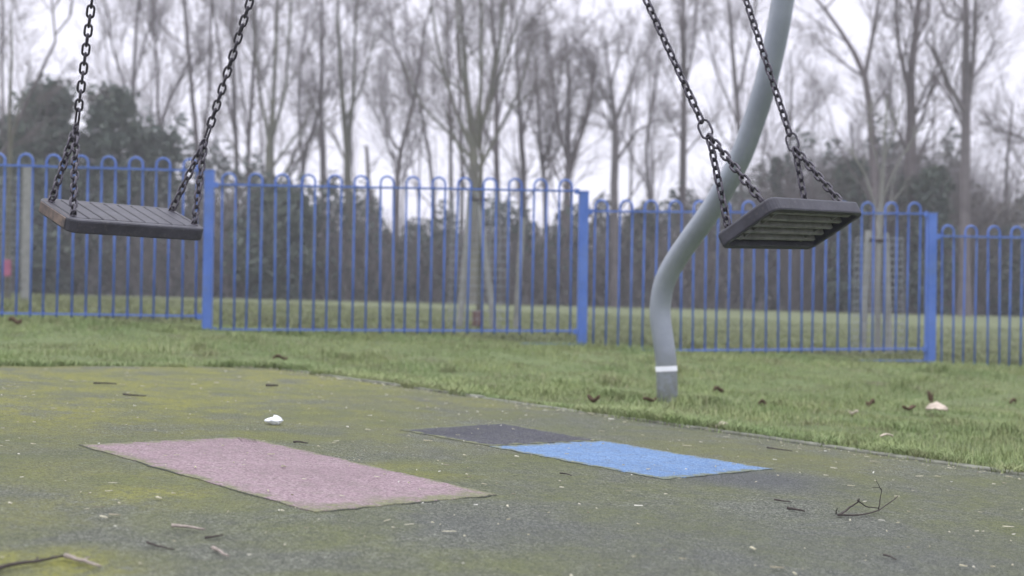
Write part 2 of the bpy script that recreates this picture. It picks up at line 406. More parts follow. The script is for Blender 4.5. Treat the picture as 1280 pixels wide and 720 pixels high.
# coloured rubber patches set in the surface
def patch(name, px, mat, label, wob=.007, rnd=.0):
    P = [hit(x, y)[:2] for x, y in px]; n = 24; V = []; Fc = []
    top = .0082
    ring = []
    for i in range(len(P)):
        a, b = P[i], P[(i + 1) % len(P)]
        for k in range(n):
            p = a + (b - a) * k / n; t = (b - a) / np.linalg.norm(b - a); nn = np.array([-t[1], t[0]])
            ring.append(p + nn * wob * (math.sin(k * 1.9 + i) * .5 + rng.normal() * .35))
    c = sum(P) / len(P); m = len(ring)
    for p in ring: V.append(on(p, .004))
    for p in ring: V.append(on(p + (c - p) * .004, top))
    for i in range(m): Fc.append((i, (i + 1) % m, m + (i + 1) % m, m + i))
    ed = [1.] * (2 * m)
    for sh, ev in ((.10, .35), (.22, 0.)):
        k0 = len(V)
        for p in ring: V.append(on(p + (c - p) * sh, top)); ed.append(ev)
        for i in range(m): Fc.append((k0 - m + i, k0 - m + (i + 1) % m, k0 + (i + 1) % m, k0 + i))
    Fc.append(tuple(len(V) - m + i for i in range(m)))
    b = MB(); b.add(V, Fc); o = b.build(name, mat)
    at_ = o.data.attributes.new('edge', 'FLOAT', 'POINT'); at_.data.foreach_set('value', ed); tag(o, label, 'rubber mat')
    # the dark dirt-filled joint round it
    b = MB(); V = []; Fc = []
    for i, p in enumerate(ring):
        q = p + (p - c) / np.linalg.norm(p - c) * (.004 + .003 * math.sin(i * .7)); V += [on(p, .0074), on(q, .0074)]
    for i in range(m): j = (i + 1) % m; Fc.append((2 * i, 2 * i + 1, 2 * j + 1, 2 * j))
    b.add(V, Fc); b.build('dirt_joint', M['crack'], o); return o
patch('rubber_mat', [(99, 559.5), (296, 549.5), (321, 552.5), (621, 622.5), (390, 644.5)], M['pink'], 'faded pink rectangular rubber mat set in the play surface below the left swing')
patch('rubber_mat', [(612, 561), (752, 553.6), (966, 589.3), (830, 602.5)], M['blue'], 'bright blue rubber mat set in the play surface below the right swing')
patch('rubber_mat', [(500, 540), (628, 531), (750, 553.2), (611, 560.4)], M['dark'], 'dark slate grey rubber mat adjoining the far side of the blue mat')

# ------------------------------------------------------------------ grass
def blades(n, sampler, hmin, hmax, w, name, mat, bend=.6):
    X, Y = sampler(n); n = len(X); Z = gz(X, Y) + .012 * np.sin(X * 2.1 + 1) * np.sin(Y * 1.7) * ss((Y - 7.2) / 1.)
    H = rng.uniform(hmin, hmax, n) * (.45 + 1.1 * (np.sin(X * 3.1 + Y * 1.3) * np.sin(Y * 4.3 - X) * .5 + .5)); a = rng.uniform(0, 2 * np.pi, n)
    W = w * rng.uniform(.6, 1.4, n); l = rng.uniform(.1, bend, n) * H; b = a + rng.uniform(-1, 1, n) + np.pi / 2
    ca, sa = np.cos(a) * W, np.sin(a) * W; cb, sb = np.cos(b) * l, np.sin(b) * l
    V = np.stack([np.stack([X - ca, Y - sa, Z - .004], -1), np.stack([X + ca, Y + sa, Z - .004], -1),
                  np.stack([X + ca * .7 + cb * .4, Y + sa * .7 + sb * .4, Z + H * .6], -1), np.stack([X - ca * .7 + cb * .4, Y - sa * .7 + sb * .4, Z + H * .6], -1),
                  np.stack([X + cb * 1.3, Y + sb * 1.3, Z + H * .95], -1)], 1)
    i = np.arange(n)[:, None] * 5
    Fq = np.concatenate([i + np.array([[0, 1, 2]]), i + np.array([[0, 2, 3]]), i + np.array([[3, 2, 4]])])
    pn = np.sin(X * 2.7 + Y) * np.sin(Y * 3.7 + .5 * X) * .12
    var = np.clip(rng.beta(2.2, 2.4, n) + pn, 0, 1)
    return fast_mesh(name, V.reshape(-1, 3), Fq, mat, var=np.repeat(var, 5))
PF = hit(836, 502)
def samp_strip(n):
    X = rng.uniform(-6.5, 7.5, n); Y = rng.uniform(2.2, 10.2, n)
    k = ~inside(X, Y, -.02) & (np.abs(X / Y) < .62) 
    bare = np.sin(X * 5.3 + 2 * np.sin(Y * 2.2)) * np.sin(Y * 6.1 + 1.7 * np.sin(X * 3.1)) > .62
    k &= ~((np.hypot((X - PF[0]), (Y - PF[1])) < .13 + .05 * np.sin(X * 40) * np.sin(Y * 31)) & (rng.random(n) < .85))
    k &= ~(bare & (rng.random(n) < .8))
    return X[k], Y[k]
def samp_edge(n):
    """denser fringe hanging over the kerb and the far edge"""
    t = rng.uniform(0, 9, n); off = np.abs(rng.normal(0, .09, n)) - .02 - .035 * np.clip(np.sin(t * 5 + np.sin(t * 11)) + .5 * np.sin(t * 17.), -.2, 1.5); half = rng.random(n) < .6
    P = np.where(half[:, None], CORNER[:2] + dR * t[:, None] + nK * (.045 + off[:, None]), CORNER[:2] + dL * t[:, None] - dR * (.0 + off[:, None]))
    gap = np.sin(t * 7 + np.sin(t * 3.3) * 2) > -.8
    return P[gap, 0], P[gap, 1]
def samp_tuft(n):
    cs = [hit(856, 498)[:2], hit(868, 503)[:2], hit(780, 497)[:2]] + [posts0 for posts0 in ((-2.2, 8.82), (.53, 9.15), (3.26, 9.49), (-4.9, 8.5), (6., 9.83))]
    cs += [(rng.uniform(-5, 6.5), rng.uniform(4.5, 9.)) for _ in range(90)]
    cs = [c for c in cs if not inside(np.array(c[0]), np.array(c[1]), .08)]
    i = rng.integers(0, len(cs), n); i = np.where(rng.random(n) < .25, rng.integers(0, 3, n), i); c = np.array(cs)[i]
    P = c + rng.normal(0, .045, (n, 2)) * np.where(i < 3, 1.5, 1.)[:, None]; k = ~inside(P[:, 0], P[:, 1], -.01); return P[k, 0], P[k, 1]
def samp_line(n):
    X = rng.uniform(-5.5, 7, n); Y = 8.82 + (X + 2.2) * .1223 + rng.normal(0, .06, n); return X, Y
def samp_field(n):
    Y = 9.9 + 16 * rng.random(n) ** 1.6; X = rng.uniform(-.55, .55, n) * Y; return X, Y
tag(blades(620000, samp_strip, .008, .031, .0017, 'lawn_grass', M['blade']), kind='stuff')
tag(blades(80000, samp_edge, .012, .045, .0016, 'edge_grass', M['blade'], 1.3), kind='stuff')
tag(blades(26000, samp_tuft, .02, .06, .0019, 'grass_tufts', M['blade'], .9), kind='stuff')
tag(blades(26000, samp_line, .012, .05, .0020, 'fence_line_grass', M['blade'], .7), kind='stuff')
tag(blades(120000, samp_field, .02, .045, .004, 'field_grass', M['fieldblade']), kind='stuff')

# loose chips all over the play surface
n = 2300
X = rng.uniform(-3.2, 4.2, n); Y = 1. + 6.2 * rng.random(n)
tk = rng.uniform(0, 7, 380); Pk = CORNER[:2] + dR * tk[:, None] - nK * (.03 + np.abs(rng.normal(0, .07, 380)))[:, None]
X = np.r_[X, Pk[:, 0]]; Y = np.r_[Y, Pk[:, 1]]; k = inside(X, Y, -.015); X, Y = X[k], Y[k]; n = len(X)
L_ = np.minimum(rng.exponential(.0036, n) + .0018, .016); W_ = L_ * rng.uniform(.08, .28, n) + .0006; a = rng.uniform(0, np.pi, n); T_ = rng.uniform(.0008, .0022, n)
ca, sa = np.cos(a), np.sin(a); z0 = gz(X, Y) + .012
V = []
for sx, sy, dz in ((-1, -.4, 0), (1, -.8, 0), (.8, .8, 0), (-.7, .6, 0), (-1, -.4, 1), (1, -.8, 1.4), (.8, .8, .9), (-.7, .6, 1.2)):
    V.append(np.stack([X + ca * L_ * sx - sa * W_ * sy, Y + sa * L_ * sx + ca * W_ * sy, z0 - .002 + dz * T_ + .002], -1))
V = np.stack(V, 1).reshape(-1, 3); i = np.arange(n)[:, None] * 8
Fq = np.concatenate([i + np.array([q]) for q in ((4, 5, 6, 7), (0, 1, 5, 4), (1, 2, 6, 5), (2, 3, 7, 6), (3, 0, 4, 7))])
tag(fast_mesh('wood_chips', V, Fq, M['chips'], var=np.repeat(rng.beta(1.6, 1.6, n), 8)), 'pale chips and leaf crumbs scattered over the play surface', 'debris', kind='stuff')

# ------------------------------------------------------------------ small litter
def stick(px, r, mat, label, lift=.004, cat='twig', branches=()):
    P = [hit(x, y) + np.array([0, 0, .010 + r + dz]) for x, y, dz in [(*q, 0) if len(q) == 2 else q for q in px]]
    root = None; mb = MB(); Q = sm(P, 4)
    mb.tube([q + rng.normal(0, r * .35, 3) * [1, 1, .2] for q in Q], [r * (1 - .55 * i / len(Q)) for i in range(len(Q))], 7)
    for br, rr in branches:
        Pb = []
        for (x, y, up_) in br:
            # up_: (px, py) is the foot on the ground, raised by up_ metres
            Pb.append(hit(x, y) + np.array([0, 0, .010 + rr + up_]))
        Qb = sm(Pb, 4); mb.tube([q + rng.normal(0, rr * .3, 3) for q in Qb], [rr * (1 - .6 * i / len(Qb)) for i in range(len(Qb))], 6)
    return tag(mb.build('twig', mat, smooth=True), label, cat)
stick([(1046, 650), (1075, 650), (1100, 645, .004), (1122, 642, .03)], .0022, M['stick'], 'forked dry twig with upright tips on the play surface at lower right',
      branches=[([(1048, 651, .0), (1060, 646, .006), (1071, 646, .02), (1074, 648, .033)], .0028),
                ([(1072, 648, .03), (1082, 645, .012), (1099, 642, .002)], .002), ([(1098, 643, .0), (1100, 643, .025), (1101, 644, .052), (1090, 644, .056)], .0014),
                ([(1101, 644, .05), (1094, 643, .075)], .0009), ([(1045, 649, .0), (1046, 652, .02)], .0016)])
stick([(-12, 724), (18, 716), (50, 712), (82, 704)], .0038, M['stick'], 'thick dark twig lying at the bottom left corner of the play surface',
      branches=[([(45, 713, .0), (47, 707, .002)], .002)])
stick([(82, 706), (100, 711), (124, 719)], .0042, M['palestick'], 'short grey twig touching the dark one at bottom left', branches=[([(98, 711, .0), (112, 707, .002)], .0018)])
stick([(968, 630.5), (977, 632), (987, 633.5)], .0024, M['stick'], 'upper of two short dark twigs right of the blue mat')
stick([(984, 642), (995, 643.5), (1006, 646)], .0034, M['stick'], 'lower, thicker of two short dark twigs right of the blue mat')
stick([(958, 564), (973, 566), (991, 568.5)], .0026, M['stick'], 'thin twig lying near the kerb beyond the tip of the blue mat')
stick([(1103, 701), (1112, 703), (1120, 707)], .0022, M['stick'], 'short twig at the lower right, below the forked twig')
stick([(214, 666), (232, 667), (254, 671)], .0036, M['palestick'], 'pale brown bark strip lying below the pink mat at left')
stick([(256, 681), (268, 679), (279, 677)], .0024, M['stick'], 'small dark twig below the pink mat, beside the bark strip')
stick([(265, 694), (274, 699), (284, 705)], .0034, M['palestick'], 'stubby grey stick below the small dark twig at lower left')
stick([(184, 687), (200, 692), (218, 696)], .0022, M['stick'], 'thin bent twig at lower left, left of the stubby stick')
stick([(154, 497), (168, 498.5), (182, 499.5)], .0038, M['stick'], 'dark stick lying on the far mossy part of the surface, right one of two')
stick([(118, 483), (132, 483), (145, 484)], .004, M['stick'], 'dark stick lying on the far mossy part of the surface, left one of two')
stick([(367, 558), (375, 558), (384, 559.5)], .0032, M['stick'], 'short brown twig on the surface just beyond the pink mat')
stick([(332, 486), (340, 486), (348, 486)], .006, M['stick'], 'short dark twig near the far corner of the play surface')
stick([(700, 597), (708, 598), (715, 600)], .0022, M['stick'], 'tiny dark twig between the pink and the blue mats')

def dead_leaf(px, py, size, mat, label, h=.02, seed=0, cat='leaf', lift=.02, asp=.55, tilt=0., rag=.25):
    r = np.random.default_rng(seed); size *= .85; c = hit(px, py) + np.array([0, 0, lift]); a = r.uniform(-.5, .5); V = []; Fc = []
    nU, nV = 9, 6
    for i in range(nU):
        u = i / (nU - 1) * 2 - 1; w = max(.04, (1 - u * u) ** .6) * (1 + rag * r.normal())
        for j in range(nV):
            v = j / (nV - 1) * 2 - 1; x = u * size; y = v * w * size * asp
            z = h * (.9 * v * v + .5 * math.sin(u * 3 + seed)) + r.normal() * size * .03 + tilt * y
            V.append(c + np.array([x * math.cos(a) - y * math.sin(a), x * math.sin(a) + y * math.cos(a), z]))
    for i in range(nU - 1):
        for j in range(nV - 1): Fc.append((i * nV + j, (i + 1) * nV + j, (i + 1) * nV + j + 1, i * nV + j + 1))
    mb = MB(); mb.add(V, Fc); o = mb.build('dead_leaf', mat, smooth=True)
    s = o.modifiers.new('s', 'SOLIDIFY'); s.thickness = .0015
    return tag(o, label, cat)
dead_leaf(1171, 521, .062, M['tanleaf'], 'large pale tan leaf curled up on the grass at right', .014, 8, lift=.040, asp=.36, tilt=.75, rag=.07)
dead_leaf(1163, 508, .022, M['brownleaf'], 'dark brown leaf standing up behind the large pale leaf', .05, 4, lift=.02)
dead_leaf(1136, 516, .046, M['brownleaf'], 'long dark brown leaf on the grass just left of the large pale leaf', .014, 5)
dead_leaf(1088, 511, .026, M['brownleaf'], 'dark brown curled leaf on the grass, left of the long brown leaf', .024, 6)
dead_leaf(1266, 507, .024, M['brownleaf'], 'brown leaf in the grass at the right edge of the view', .018, 7)
dead_leaf(953, 510, .026, M['brownleaf'], 'brown leaf in the grass midway between the grey pole and the pale leaf', .018, 8)
dead_leaf(898, 493, .036, M['brownleaf'], 'brown leaf in the grass to the right of the pole foot', .02, 9)
dead_leaf(812, 506, .042, M['brownleaf'], 'brown leaf in the grass just left of the pole foot', .014, 10)
dead_leaf(742, 506, .034, M['brownleaf'], 'brown leaf in the grass beside the kerb, left of the pole', .02, 11)
dead_leaf(1067, 522, .024, M['tanleaf'], 'small pale leaf in the grass below the curled brown leaf', .012, 12)
dead_leaf(902, 540, .03, M['tanleaf'], 'small tan leaf resting against the kerb, right of the pole', .014, 13)
dead_leaf(1108, 551, .036, M['tanleaf'], 'thin pale leaf strip in the grass near the kerb at right', .006, 14, asp=.2)
dead_leaf(350, 453, .05, M['brownleaf'], 'reddish brown leaf at the far corner of the play surface', .02, 15)
dead_leaf(19, 409, .05, M['brownleaf'], 'brown leaf in the grass at the far left under the fence', .03, 16, lift=.03)
# crumpled tissue
c = hit(342, 533); mb = MB(); V = []; Fc = []; nu, nv = 14, 9
r_ = np.random.default_rng(5)
for j in range(nv):
    ph = math.pi * j / (nv - 1)
    for i in range(nu):
        th = 2 * math.pi * i / nu; k = 1 + .13 * r_.normal() * math.sin(ph)
        V.append(c + np.array([.028 * k * math.sin(ph) * math.cos(th), .022 * k * math.sin(ph) * math.sin(th), .02 + .014 * k * math.cos(ph) * (1 + .3 * math.cos(th))]))
for j in range(nv - 1):
    for i in range(nu): Fc.append((j * nu + i, (j + 1) * nu + i, (j + 1) * nu + (i + 1) % nu, j * nu + (i + 1) % nu))
mb.add(V, Fc); tag(mb.build('crumpled_tissue', M['tissue']), 'small crumpled white tissue lying on the mossy play surface', 'tissue')

# ------------------------------------------------------------------ swings
PITCH_L = .0285; WIRE = .0039; LW = .0096     # chain link pitch, wire radius, half width of the centre line
def link_pts(half_len, half_w, n=10):
    """closed stadium path in the (a, b) plane"""
    P = []
    s = half_len - half_w
    for i in range(n + 1):
        t = -math.pi / 2 + math.pi * i / n; P.append((s + half_w * math.cos(t), half_w * math.sin(t)))
    for i in range(n + 1):
        t = math.pi / 2 + math.pi * i / n; P.append((-s + half_w * math.cos(t), half_w * math.sin(t)))
    return P
def add_link(mb, c, ax, side, half_len, half_w, wire, n=6):
    nrm = np.cross(ax, side)
    mb.tube([c + ax * a + side * b for a, b in link_pts(half_len, half_w, 6)], wire, n, closed=True, ref=nrm)
def chain(name, p0, p1, roll, parent, pitch=PITCH_L, sag=0.):
    p0, p1 = np.array(p0), np.array(p1); L = np.linalg.norm(p1 - p0); n = max(2, round(L / pitch)); ax = (p1 - p0) / L
    toCam = np.array([0, 0, CZ]) - (p0 + p1) / 2; toCam -= ax * (toCam @ ax); toCam /= np.linalg.norm(toCam); sd_ = np.cross(ax, toCam)
    mb = MB(); pt = L / n
    for k in range(n):
        a = roll + (math.pi / 2 if k % 2 else 0) + random.uniform(-.12, .12)
        c = p0 + ax * (pt * (k + .5)) + np.array([0, 0, -sag * math.sin(math.pi * (k + .5) / n)])
        add_link(mb, c, ax, sd_ * math.cos(a) + toCam * math.sin(a), pt / 2 + WIRE, LW, WIRE)
    return mb.build(name, M['chain'], parent, smooth=True)

SW, SD, ST = .456, .220, .041
def seat_mesh(root_loc, Cc, e, g, n2, mat_i=0):
    """moulded rubber seat: grooved top, rounded outline, ribbed hollow underside"""
    def Wp(x, y, z): return Cc + e * x + g * y + n2 * z
    mb = MB(); rc = .032; hx, hy = SW / 2, SD / 2
    def outline(inset, rad):
        P = []
        for cx, cy, a0 in ((hx - rad, hy - rad, 0), (-hx + rad, hy - rad, 90), (-hx + rad, -hy + rad, 180), (hx - rad, -hy + rad, 270)):
            for k in range(6):
                a = R(a0 + 18 * k); P.append((cx + (rad - inset) * math.cos(a), cy + (rad - inset) * math.sin(a)))
        return P
    rings = [(.006, -.0005), (.0015, -.003), (0., -.008), (.001, -ST + .004), (.003, -ST), (.016, -ST), (.019, -ST + .003), (.022, -.013)]
    V = []; Fc = []; m = 24
    for ins, z in rings:
        V += [Wp(x, y, z) for x, y in outline(ins, rc)]
    for k in range(len(rings) - 1):
        for i in range(m): Fc.append((k * m + i, k * m + (i + 1) % m, (k + 1) * m + (i + 1) % m, (k + 1) * m + i))
    Fc.append(tuple((len(rings) - 1) * m + i for i in range(m)))
    mb.add(V, Fc)
    # top slab cut by slanting grooves: strips with gaps over a lower floor
    mb.add([Wp(x, y, -.004) for x, y in outline(.007, rc)], [tuple(range(m))])
    # raised border
    o_, i_ = outline(.006, rc), outline(.019, rc)
    mb.add([Wp(x, y, -.0005) for x, y in o_] + [Wp(x, y, -.0005) for x, y in i_] + [Wp(x, y, -.006) for x, y in i_],
           [(i, (i + 1) % m, m + (i + 1) % m, m + i) for i in range(m)] + [(m + i, m + (i + 1) % m, 2 * m + (i + 1) % m, 2 * m + i) for i in range(m)])
    NS = 9; x0, x1 = -hx + .021, hx - .021; w = (x1 - x0) / NS
    for k in range(NS):
        a, b = x0 + w * k + .0022, x0 + w * (k + 1) - .0022; y = hy - .021
        V = []
        for zz, q in ((-.006, 0), (-.0012, 0), (.0006, .0025)):
            V += [Wp(a + q, -y + q, zz), Wp(b - q, -y + q, zz), Wp(b - q, y - q, zz), Wp(a + q, y - q, zz)]
        mb.add(V, [(i, (i + 1) % 4, 4 + (i + 1) % 4, 4 + i) for i in range(4)] + [(4 + i, 4 + (i + 1) % 4, 8 + (i + 1) % 4, 8 + i) for i in range(4)] + [(8, 9, 10, 11)])
    return mb
def ribs_mesh(Cc, e, g, n2):
    def Wp(x, y, z): return Cc + e * x + g * y + n2 * z
    mb = MB(); hx, hy = SW / 2 - .023, SD / 2 - .023
    nr = 5
    for k in range(nr):
        yc = -hy + (2 * hy) * (k + .5) / nr
        V = []
        for sx in (-1, 1):
            V += [Wp(sx * (hx - .004), yc - .0075, -.0132), Wp(sx * (hx - .004), yc + .0075, -.0132), Wp(sx * (hx - .004), yc + .005, -.030), Wp(sx * (hx - .004), yc - .005, -.030)]
        mb.add(V, [(0, 1, 2, 3), (7, 6, 5, 4), (0, 4, 5, 1), (1, 5, 6, 2), (2, 6, 7, 3), (3, 7, 4, 0)])
    for sx in (-1, 1):
        c = sx * (hx - .055); V = []
        for sy in (-1, 1):
            V += [Wp(c - .004, sy * (hy - .002), -.0134), Wp(c + .004, sy * (hy - .002), -.0134), Wp(c + .003, sy * (hy - .002), -.027), Wp(c - .003, sy * (hy - .002), -.027)]
        mb.add(V, [(0, 1, 2, 3), (7, 6, 5, 4), (0, 4, 5, 1), (1, 5, 6, 2), (2, 6, 7, 3), (3, 7, 4, 0)])
    return mb
def sw_frame(az, th, rho):
    e1 = np.array([math.cos(az), math.sin(az), 0.]); e2 = np.array([math.sin(az), -math.cos(az), 0.]); z = np.array([0, 0, 1.])
    n = z * math.cos(th) - e2 * math.sin(th); g = e2 * math.cos(th) + z * math.sin(th)
    e = e1 * math.cos(rho) + n * math.sin(rho)
    return e, g, n
BEAM_Z = CZ + 2.03
BA = np.array([-.68, 3.255, BEAM_Z]); BB = np.array([.249, 4.168, BEAM_Z]); bd = (BB - BA) / np.linalg.norm(BB - BA)
def make_swing(par, label, JX, rolls, legroll, worn_end, topz=BEAM_Z - .10):
    x, y, z, az, th, rho, pt = par
    e, g, n = sw_frame(az, th, rho)
    g2 = g * math.cos(pt) + n * math.sin(pt); n2 = n * math.cos(pt) - g * math.sin(pt); n2 = np.cross(e, g2); n2 *= np.sign(n2[2]); n2 /= np.linalg.norm(n2)
    Cc = np.array([x, y, z + CZ])
    root = empty('swing', Cc); tag(root, label, 'swing', 'swings on the chains of the frame')
    s = seat_mesh(None, Cc, e, g2, n2).build('seat', M['seat'], root)
    ribs_mesh(Cc, e, g2, n2).build('underside_rib', M['ribs'], s)
    if worn_end:
        mb = MB(); hx, hy = SW / 2, SD / 2; V = []
        for yy in (-hy + .03, hy - .03):
            for xx, zz in ((-hx + .010, .0), (-hx - .0012, -.006), (-hx - .0012, -ST + .006), (-hx + .008, -ST - .0008)): V.append(Cc + e * xx + g2 * yy + n2 * zz)
        mb.add(V, [(0, 1, 5, 4), (1, 2, 6, 5), (2, 3, 7, 6)]); o = mb.build('worn_end', M['worn'], s); o['label'] = 'scuffed brown end of the seat'
    wa, ba = .405 / 2, .1386 / 2
    for sgn, jk, rl in ((-1, 'l', rolls[0]), (1, 'r', rolls[1])):
        J = at(*JX[jk][0], JX[jk][1])                       # bottom of the joint ring
        ax = None
        q = at(*JX[jk][2], JX[jk][3]); ax = (q - J) / np.linalg.norm(q - J)
        ringL, ringW = (.030, .0175)
        tc_ = np.array([0, 0, CZ]) - J; tc_ -= ax * (tc_ @ ax); tc_ /= np.linalg.norm(tc_); sd_ = np.cross(ax, tc_)
        rr = JX.get('ring', 0.)
        mb = MB(); add_link(mb, J + ax * ringL * .9, ax, sd_ * math.cos(rr) + tc_ * math.sin(rr), ringL, ringW if rr < .7 else .012, .0036, 8)
        mb.build('joint_ring', M['chain'], root, smooth=True)
        top = J + ax * ((topz - J[2]) / ax[2])
        ch = chain('chain', J + ax * (ringL * 1.78), top, rl, root)
        for q_ in (1, -1):
            a = Cc + e * sgn * wa + g2 * ba * q_
            dirn = (J - a) / np.linalg.norm(J - a)
            chain('lower_chain', a + dirn * .008, J + np.array([0, 0, .004]), legroll + (.5 if q_ > 0 else 0), root, .0265)
            mb = MB(); mb.tube([a - n2 * .004, a + n2 * .003], .011, 12); mb.tube([a + n2 * .002 - e * .008, a + n2 * .016 - e * .005, a + n2 * .016 + e * .005, a + n2 * .002 + e * .008], .0032, 6)
            mb.build('chain_eye', M['chain'], root, smooth=True)
        JX.setdefault('tops', []).append(top)
    return JX['tops']
TL = make_swing((-1.1832, 3.7103, .243, .8337, -.3763, -.0091, .0311), 'black rubber swing seat on steel chains at left, its grooved top showing',
                {'l': ((95.5, 158), 3.70, (115, 0), 3.56), 'r': ((256.5, 177), 3.95, (313, 0), 3.82), 'ring': 1.2}, (.1, .2), .6, True)
TR = make_swing((.8014, 3.5437, .2443, .725, .4534, .0328, .0491), 'black rubber swing seat on steel chains at right, its ribbed underside showing',
                {'l': ((886, 171), 3.55, (809.5, 4), 3.72), 'r': ((993.5, 187), 3.82, (933, 1.5), 4.00), 'ring': .25}, (.75, .7), .75, False)

# ------------------------------------------------------------------ swing frame
PB = hit(836, 502); PB2 = PB[:2]
along = (PB2 - BA[:2]) @ bd[:2]; E1 = np.array([*(BA[:2] + bd[:2] * along), BEAM_Z]); perp = PB2 - E1[:2]; reach = np.linalg.norm(perp); pu = perp / reach
def plane_pt(px, py):
    d = ray(px, py); nrm = np.array([bd[0], bd[1], 0]); t = ((np.array([*E1[:2], CZ]) - np.array([0, 0, CZ])) @ nrm) / (d @ nrm)
    return np.array([0, 0, CZ]) + d * t
prof = []
for px, py in ((836, 497), (833, 461), (829, 425), (825.5, 398), (826, 376), (831, 352), (843, 328), (862, 300), (885, 268), (907, 232), (927, 193), (944, 146), (957, 104), (967, 62), (974, 28), (978.5, 0)):
    p = plane_pt(px, py); prof.append(((p[:2] - E1[:2]) @ pu, p[2]))
fz = float(gz(*PB2)); prof[0] = (prof[0][0], fz - .05)
l = prof[-1]; prof += [(l[0] - .045, l[1] + .22), (l[0] - .14, l[1] + .42), (l[0] * .48, BEAM_Z - .03), (l[0] * .22, BEAM_Z + .02), (0., BEAM_Z + .035)]
print('profile', [(round(a, 2), round(b, 2)) for a, b in prof])
froot = empty('swing_stand', (*E1[:2], fz)); tag(froot, 'grey tubular swing frame whose curved leg bends at knee height, white band near the foot', 'swing frame')
PR = .0535
def side_curve(E, sgn, dz=0.):
    wid = (lambda s: s) if sgn > 0 or E is E0 else (lambda s: s * 1.25 + .5 * min(1., s / .3))
    return sm([np.array([E[0] + pu[0] * wid(s) * sgn, E[1] + pu[1] * wid(s) * sgn, z + (dz if i == 0 else 0)]) for i, (s, z) in enumerate(prof)], 5)
L0 = 2 * np.array(BA + BB) / 2 - E1; E0 = np.array([L0[0] - bd[0] * 1.6, L0[1] - bd[1] * 1.6, BEAM_Z])
for E in (E1, E0):
    for sgn in (1, -1):
        mb = MB(); C_ = side_curve(E, sgn, -.12); mb.tube(C_, PR, 24); lg = mb.build('leg', M['pole'], froot, smooth=True)
        # white band round the foot
        zz = [i for i in range(len(C_)) if C_[i][2] > 0][0]
        k = min(range(len(C_)), key=lambda i: abs(C_[i][2] - plane_pt(833, 461)[2]))
        p = C_[k]; t = C_[k + 1] - C_[k - 1]; t /= np.linalg.norm(t)
        mb = MB(); mb.tube([p - t * .013, p + t * .013], PR + .0012, 24, caps=False); mb.build('white_band', M['band'], lg, smooth=True)
mb = MB(); mb.tube([E0 - bd * .05, E1 + bd * .05], .055, 24); mb.build('beam', M['pole'], froot, smooth=True)
for t_ in TL + TR:
    s_ = (t_ - BA) @ bd; p = BA + bd * s_
    mb = MB(); mb.tube([p + np.array([0, 0, -.03]), p + np.array([0, 0, -.075])], .016, 10); mb.tube([p + np.array([0, 0, -.07]), t_ + np.array([0, 0, .012])], .007, 8); mb.tube([t_ + np.array([0, 0, .02]) - bd * .02, t_ + np.array([0, 0, .02]) + bd * .02], .009, 8)
    mb.build('hanger', M['chain'], froot, smooth=True)

# ------------------------------------------------------------------ blue fence
P1 = at(259.5, 380, 8.82); P3 = at(1163, 380, 9.49); st_ = (P3 - P1)[:2] / 2
posts = [P1[:2] + st_ * k for k in range(-2, 5)]
Mf = np.array([[st_[0] / np.linalg.norm(st_), -st_[1] / np.linalg.norm(st_), 0], [st_[1] / np.linalg.norm(st_), st_[0] / np.linalg.norm(st_), 0], [0, 0, 1]])
fd = Mf[:, 0]
fence = empty('bow_top_fence', (*posts[2], float(gz(*posts[2])))); tag(fence, 'blue metal bow topped railing fence stepping down along the edge of the play area', 'fence')
def zat(px, py, Y): return at(px, py, Y)[2]
topz = [0, 0, zat(259.5, 214, 8.82), zat(728, 240.5, 9.155), zat(1163, 268, 9.49), 0, 0]
topz[1] = topz[2] + .115; topz[0] = topz[1] + .13; topz[5] = topz[4] - .16; topz[6] = topz[5] - .13
railR = [None, topz[1], topz[2] + .0, topz[3] + .008, topz[4] + .004, topz[5], topz[6]]   # rail height arriving at post k from the left
railL = [topz[0] - .1, zat(-230, 203, 8.5), zat(262, 230.5, 8.82), zat(731, 264, 9.155), zat(1166, 295, 9.49), topz[5] - .14, 0]
railL[1] = railR[2] + .008
hw, hd = .034, .034
for k, p in enumerate(posts):
    g_ = float(gz(*p)); mb = MB(); mb.box((p[0], p[1], (topz[k] + g_ - .1) / 2), (hw, hd, (topz[k] - g_ + .1) / 2), Mf)
    po = mb.build('post', M['fence'], fence, bevel=.006)
    mb = MB(); mb.box((p[0], p[1], topz[k] + .004), (hw + .003, hd + .003, .005), Mf); mb.build('cap', M['fence'], po, bevel=.003)
pit = None; NB = 14; GAP = np.linalg.norm(st_); sp_ = (GAP - .085) / (2 * NB)
def hoop_mesh():
    mb = MB(); r = sp_ / 2; P = [(-r, -1.075), (-r, -.5), (-r, .02)]
    P += [(-r * math.cos(math.pi * i / 10), .036 + r * math.sin(math.pi * i / 10)) for i in range(11)]
    P += [(r, .02), (r, -.5), (r, -1.075)]
    mb.tube([(x * fd[0], x * fd[1], z) for x, z in P], .0078, 8, ref=(-fd[1], fd[0], 0))
    me = bpy.data.meshes.new('hoop'); me.from_pydata(mb.v, [], mb.f); me.update(); me.materials.append(M['fence']); me.polygons.foreach_set('use_smooth', [True] * len(me.polygons)); return me
hm = hoop_mesh(); fo = np.array(fence.matrix_world.translation)
